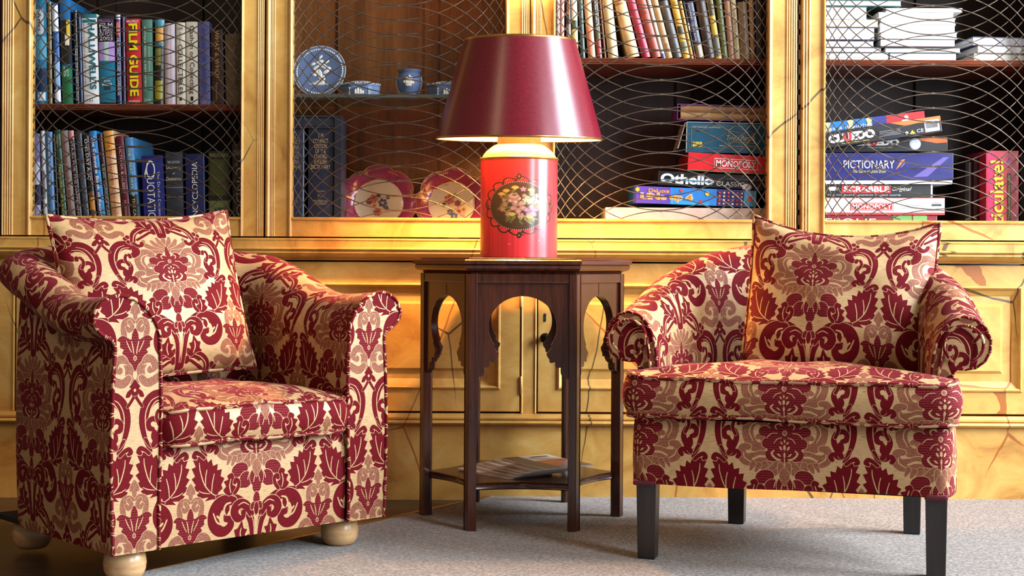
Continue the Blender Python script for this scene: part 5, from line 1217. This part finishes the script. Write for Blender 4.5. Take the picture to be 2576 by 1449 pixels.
# ---------------------------------------------------------------- left armchair
yaw = R(43.1); CL = Vector((-.549, 3.140))
LC = empty('armchair','damask club armchair with scrolled arms and round wooden feet, left of the table','armchair',(CL.x,CL.y,0),yaw,'damask armchairs')
hi = .241; zb = .066
wz = [(0,.590),(.06,.586),(.1,.582),(.16,.582),(.2,.588),(.3,.624),(.4,.662),(.5,.69)]
path, ztop = [], []
for i in range(13): w_ = .40*i/12; path.append((-hi, w_)); ztop.append(sinterp(w_, wz))
for i in range(1,7): t = R(15*i); path.append((-hi+.075*(1-math.cos(t)), .40+.075*math.sin(t))); ztop.append(.668+.032*i/6)
for i in range(1,6): t = i/6; path.append((-hi+.075+(hi-.075)*t, .475)); ztop.append(.700+.024*math.sin(t*math.pi/2))
half_path = list(zip(path, ztop)); path.append((0,.475)); ztop.append(.724)
for p, z in reversed(half_path): path.append((-p[0], p[1])); ztop.append(z)
p1 = [(0,-.105),(.0,-.086),(.004,-.070),(.016,-.046),(.034,-.024),(.056,-.009),(.085,0),(.110,-.003),(.130,-.014),(.143,-.030),(.148,-.047),(.144,-.063),(.133,-.075),(.118,-.085),(.106,-.092)]
p2 = [(.106,-.092),(.101,-.100),(.100,-.112),(.102,-.13)]
nP = len(path)
ob, g1, g2 = shell(LC, path, ztop, p1, p2, .20, zb, ['arm','back','arm'], [(0,15),(15,nP-16),(nP-16,nP-1)], vz(.40,150), vz(.36,75), .0)
for g1_, g2_, sgn in ((g1[0],g2[0],-1),(g1[-1],g2[-1],1)):
    pts = [(g1_[0][0], 0, zb)]+[p for p in g1_]+[p for p in g2_[1:]]
    uc = sum(p[0] for p in pts)/len(pts)*0+sgn*(hi+.056)
    face_panel(LC, pts, 'arm_front', lambda p, uc=uc: ((p.x-uc)/TW+.5, vz(.481,193)(p.z)), (0,-.004,0))
m = MB(); W2 = hi-.002
nx = 12
m.grid([[(-W2+2*W2*i/nx, .008-.004*math.sin(math.pi*j/4), zb+(.274-zb)*j/4) for i in range(nx+1)] for j in range(5)], [[((-W2+2*W2*i/nx)/TW, vz(.193,135)(zb+(.274-zb)*j/4)) for i in range(nx+1)] for j in range(5)])
m.grid([[(-W2+2*W2*i/nx, y, z) for i in range(nx+1)] for y, z in ((.008,.274),(.02,.278),(.43,.278))], [[((-W2+2*W2*i/nx)/TW, y/THH) for i in range(nx+1)] for y in (.008,.02,.43)])
m.build('front_rail', FAB, LC, smooth=50)
MB().box(-hi-.095,hi+.095,.012,.57,zb+.001,zb+.012).build('underside', simple((20,18,18),.9), LC)
so = start_front(round_poly([(0,-.022),(hi-.006,-.020),(hi-.006,.43),(-hi+.006,.43),(-hi+.006,-.020)], [0.01,.05,.02,.02,.05]))
slab_cushion(LC, so, .279, .352, .030, vz(.318,135), vtop=.5)
WOODF = wood('beech_wood', (186,140,92), (222,182,132), .35, (6,6,30), .3)
for u_, w_ in ((-.275,.075),(.275,.075),(-.275,.51),(.275,.51)):
    m = MB(); m.lathe([(.001,0),(.030,0),(.037,.006),(.0425,.018),(.0445,.033),(.042,.049),(.035,.060),(.026,.0655),(.001,.066)],32,(u_,w_,0)); m.build('foot', WOODF, LC, smooth=60)
def CP(C0, yw, u, w): return Vector((C0.x+u*math.cos(yw)-w*math.sin(yw), C0.y+u*math.sin(yw)+w*math.cos(yw)))
q = CP(CL, yaw, -.058, .345)
pillow('cushion','square damask cushion with crowned medallion propped in the left armchair',(q.x,q.y,.582),(-R(15.5),-R(2.8),yaw),.232,.196,.066,.10,.04,-22,246,seed=4,uo=-.05,group='damask back cushions')
# ---------------------------------------------------------------- right armchair
yr = R(-17.5); CR = Vector((.592, 3.119))
RC = empty('armchair','damask tub armchair with rolled arms and square dark legs, right of the table','armchair',(CR.x,CR.y,0),yr,'damask armchairs')
key = [(-.300,.085),(-.292,.16),(-.275,.24),(-.245,.325),(-.195,.405),(-.125,.465),(-.06,.487),(0,.49)]
hp = [tuple(p) for p in catmull(key, 4)]
path = hp+[(-x, y) for x, y in reversed(hp[:-1])]
zk = [(0,.546),(.1,.575),(.18,.618),(.27,.655),(.36,.69),(.45,.712),(.62,.722)]
L = [0]
for a_, b_ in zip(hp, hp[1:]): L.append(L[-1]+math.dist(a_, b_))
zh = [sinterp(l, zk) for l in L]; ztop = zh+list(reversed(zh[:-1]))
r1 = [(0,-.125),(.002,-.095),(.006,-.070),(.013,-.047),(.025,-.025),(.043,-.008),(.067,0),(.092,-.007),(.111,-.024),(.121,-.048),(.120,-.073),(.109,-.095),(.090,-.109),(.068,-.113),(.052,-.112)]
r2 = [(.052,-.112),(.045,-.118),(.042,-.130),(.042,-.15)]
nP = len(path); sp_ = 18
zrail = .172
ob, g1, g2 = shell(RC, path, ztop, r1, r2, .30, zrail, ['arm','back','arm'], [(0,sp_),(sp_,nP-1-sp_),(nP-1-sp_,nP-1)], vz(.44,60), vz(.33,75), .25, bulge=.004)
for g1_, g2_, sgn in ((g1[0],g2[0],-1),(g1[-1],g2[-1],1)):
    pts = [p for p in g1_]+[p for p in g2_[1:-1]]
    o = face_panel(RC, pts, 'arm_front', lambda p, sgn=sgn: (p.x/TW*.9+.5-sgn*.12, vz(.47,60)(p.z)), (0,-.002,0), r=.003)
    cen = Vector((sgn*.367, pts[8][1]-.006, pts[12][2]-.057 if False else .546-.056))
    m = MB(); sp = []
    for i in range(26):
        t = i/25; an = math.pi*(-.35+1.75*t) if sgn < 0 else math.pi*(1.35-1.75*t); rr = .043-.006*t; sp.append((cen.x+rr*math.cos(an)*1.0, cen.y-.002, cen.z+rr*math.sin(an)))
    sp = list(reversed(sp)); 
    inner = [(sgn*.315, cen.y-.002, z) for z in (.50,.46,.43)] 
    m.tube(sp, .0036, 8); m.tube([(sgn*.323,cen.y-.002,.492),(sgn*.318,cen.y-.002,.46),(sgn*.314,cen.y-.002,.42)], .0036, 8)
    m.uv = [(u/TW+.2, .1+v/THH) for u, v in m.uv]; m.build('scroll_piping', FAB, o, smooth=60)
# seat rail: front and sides under the cushion
wr = .338; zt0 = .316
ol = start_front(round_poly([(0,0),(wr,0),(.356,.10),(.335,.25),(.235,.44),(.10,.52),(-.10,.52),(-.235,.44),(-.335,.25),(-.356,.10),(-wr,0)], [.01,.030,.04,.05,.05,.05,.05,.05,.05,.04,.030], 5, .02))
n = len(ol); Ls = [0]
for a_, b_ in zip(ol, ol[1:]+ol[:1]): Ls.append(Ls[-1]+math.dist(a_, b_))
rows, uvs = [], []
for j in range(8):
    t = j/7; z = zrail+(zt0-zrail)*t; s = 1-.012*(t**4)-.004*(1-t)**3
    rows.append([(p[0]*s, .2+(p[1]-.2)*s-.004*math.sin(math.pi*t)*(p[1] < .02), z+.0025*math.sin(p[0]*9)*(1-t)) for p in ol+[ol[0]]]); uvs.append([((l if l < Ls[-1]/2 else l-Ls[-1])/TW, vz(.272,80)(z)) for l in Ls])
m = MB(); m.grid(rows, uvs)
K = [(p[0]*.99, .2+(p[1]-.2)*.99, zt0+.004) for p in ol]; m.add(K, [tuple(range(n))]); m.add([(p[0]*.99, .2+(p[1]-.2)*.99, zrail) for p in ol], [tuple(range(n))])
m.build('seat_rail', FAB, RC, smooth=50)
for sx in (-1,1):
    m = MB(); m.box(sx*.312-.024, sx*.312+.024, -.004, .02, zrail-.006, zrail+.006); o = m.build('corner_tab', simple((84,16,30),.8,0,.3,200), RC, bevel=.005)
cu = start_front(round_poly([(0,-.024),(.350,-.022),(.352,.075),(.285,.090),(.262,.24),(.15,.43),(-.15,.43),(-.262,.24),(-.285,.090),(-.352,.075),(-.350,-.022)], [.01,.045,.03,.012,.05,.06,.06,.05,.012,.03,.045], 6, .02))
slab_cushion(RC, cu, .325, .412, .026, vz(.372,82), vtop=.3, bulge=.014, sag=.010)
LEGM = wood('dark_leg_wood', (22,18,18), (40,34,34), .38, (30,30,3), .15)
for u_, w_, tw in ((-.308,.032,0),(.312,.032,0),(-.185,.535,0),(.245,.535,0)):
    m = MB(); a0, a1 = .0225, .0195
    m.grid([[(u_+sx*r_, w_+sy*r_, z) for sx, sy in ((-1,-1),(1,-1),(1,1),(-1,1))] for r_, z in ((a1-.002,0),(a1,.002),(a0,zrail+.01))], cv=True)
    m.add([(u_+sx*(a1-.002), w_+sy*(a1-.002), 0) for sx, sy in ((-1,-1),(1,-1),(1,1),(-1,1))], [(0,1,2,3)]); m.build('leg', LEGM, RC, bevel=.0015)
q = CP(CR, yr, .085, .335)
pillow('cushion','square damask cushion with raised corner tips resting against the back of the right armchair',(q.x,q.y,.585),(-R(17),R(2.5),yr),.218,.192,.072,.24,.03,-10,219,seed=9,uo=.19,group='damask back cushions')
# ---------------------------------------------------------------- light and camera
sc = bpy.context.scene
w = bpy.data.worlds.new('daylight_room'); sc.world = w; w.use_nodes = True
w.node_tree.nodes['Background'].inputs[0].default_value = (1,.95,.86,1); w.node_tree.nodes['Background'].inputs[1].default_value = WORLD_S
o = light('window_and_fill_light','AREA',(3.12,(WY0+WY1)/2,(WZ0+WZ1)/2),WIN_W,(.80,.89,1.0),shape='RECTANGLE',size=WY1-WY0,size_y=WZ1-WZ0); o.rotation_euler = (R(90),0,R(90))
o = light('window_and_fill_light','AREA',(3.12,.15,(WZ0+WZ1)/2),FILL_WIN_W,(.84,.91,1.0),shape='RECTANGLE',size=1.5,size_y=WZ1-WZ0); o.rotation_euler = (R(90),0,R(90))  # fill light added behind the extra window for left books and chair
light('warm_fill','POINT',(-2.0,.7,3.1),WARM_FILL_W,(1,.74,.46),shadow_soft_size=.22)  # unseen warm point light added for front fill and a second lampshade highlight
cam = bpy.data.cameras.new('camera'); co = bpy.data.objects.new('camera', cam); COL.objects.link(co); sc.camera = co
cam.sensor_fit = 'HORIZONTAL'; cam.sensor_width = 36; cam.lens = 36*F/2576; cam.shift_y = -(724.5-YH)/2576; cam.clip_start = .05
co.location = (0,0,H); co.rotation_euler = (R(90), R(0), 0)
co.rotation_mode = 'QUATERNION'
from mathutils import Quaternion
co.rotation_quaternion = Matrix.Rotation(-TH, 4, 'Y').to_quaternion() @ Matrix.Rotation(R(90), 4, 'X').to_quaternion()
vs = sc.view_settings; vs.view_transform = 'Standard'; vs.look = 'None'; vs.gamma = 1; vs.exposure = EXPOSURE; vs.use_curve_mapping = False
sc.cycles.use_denoising = True
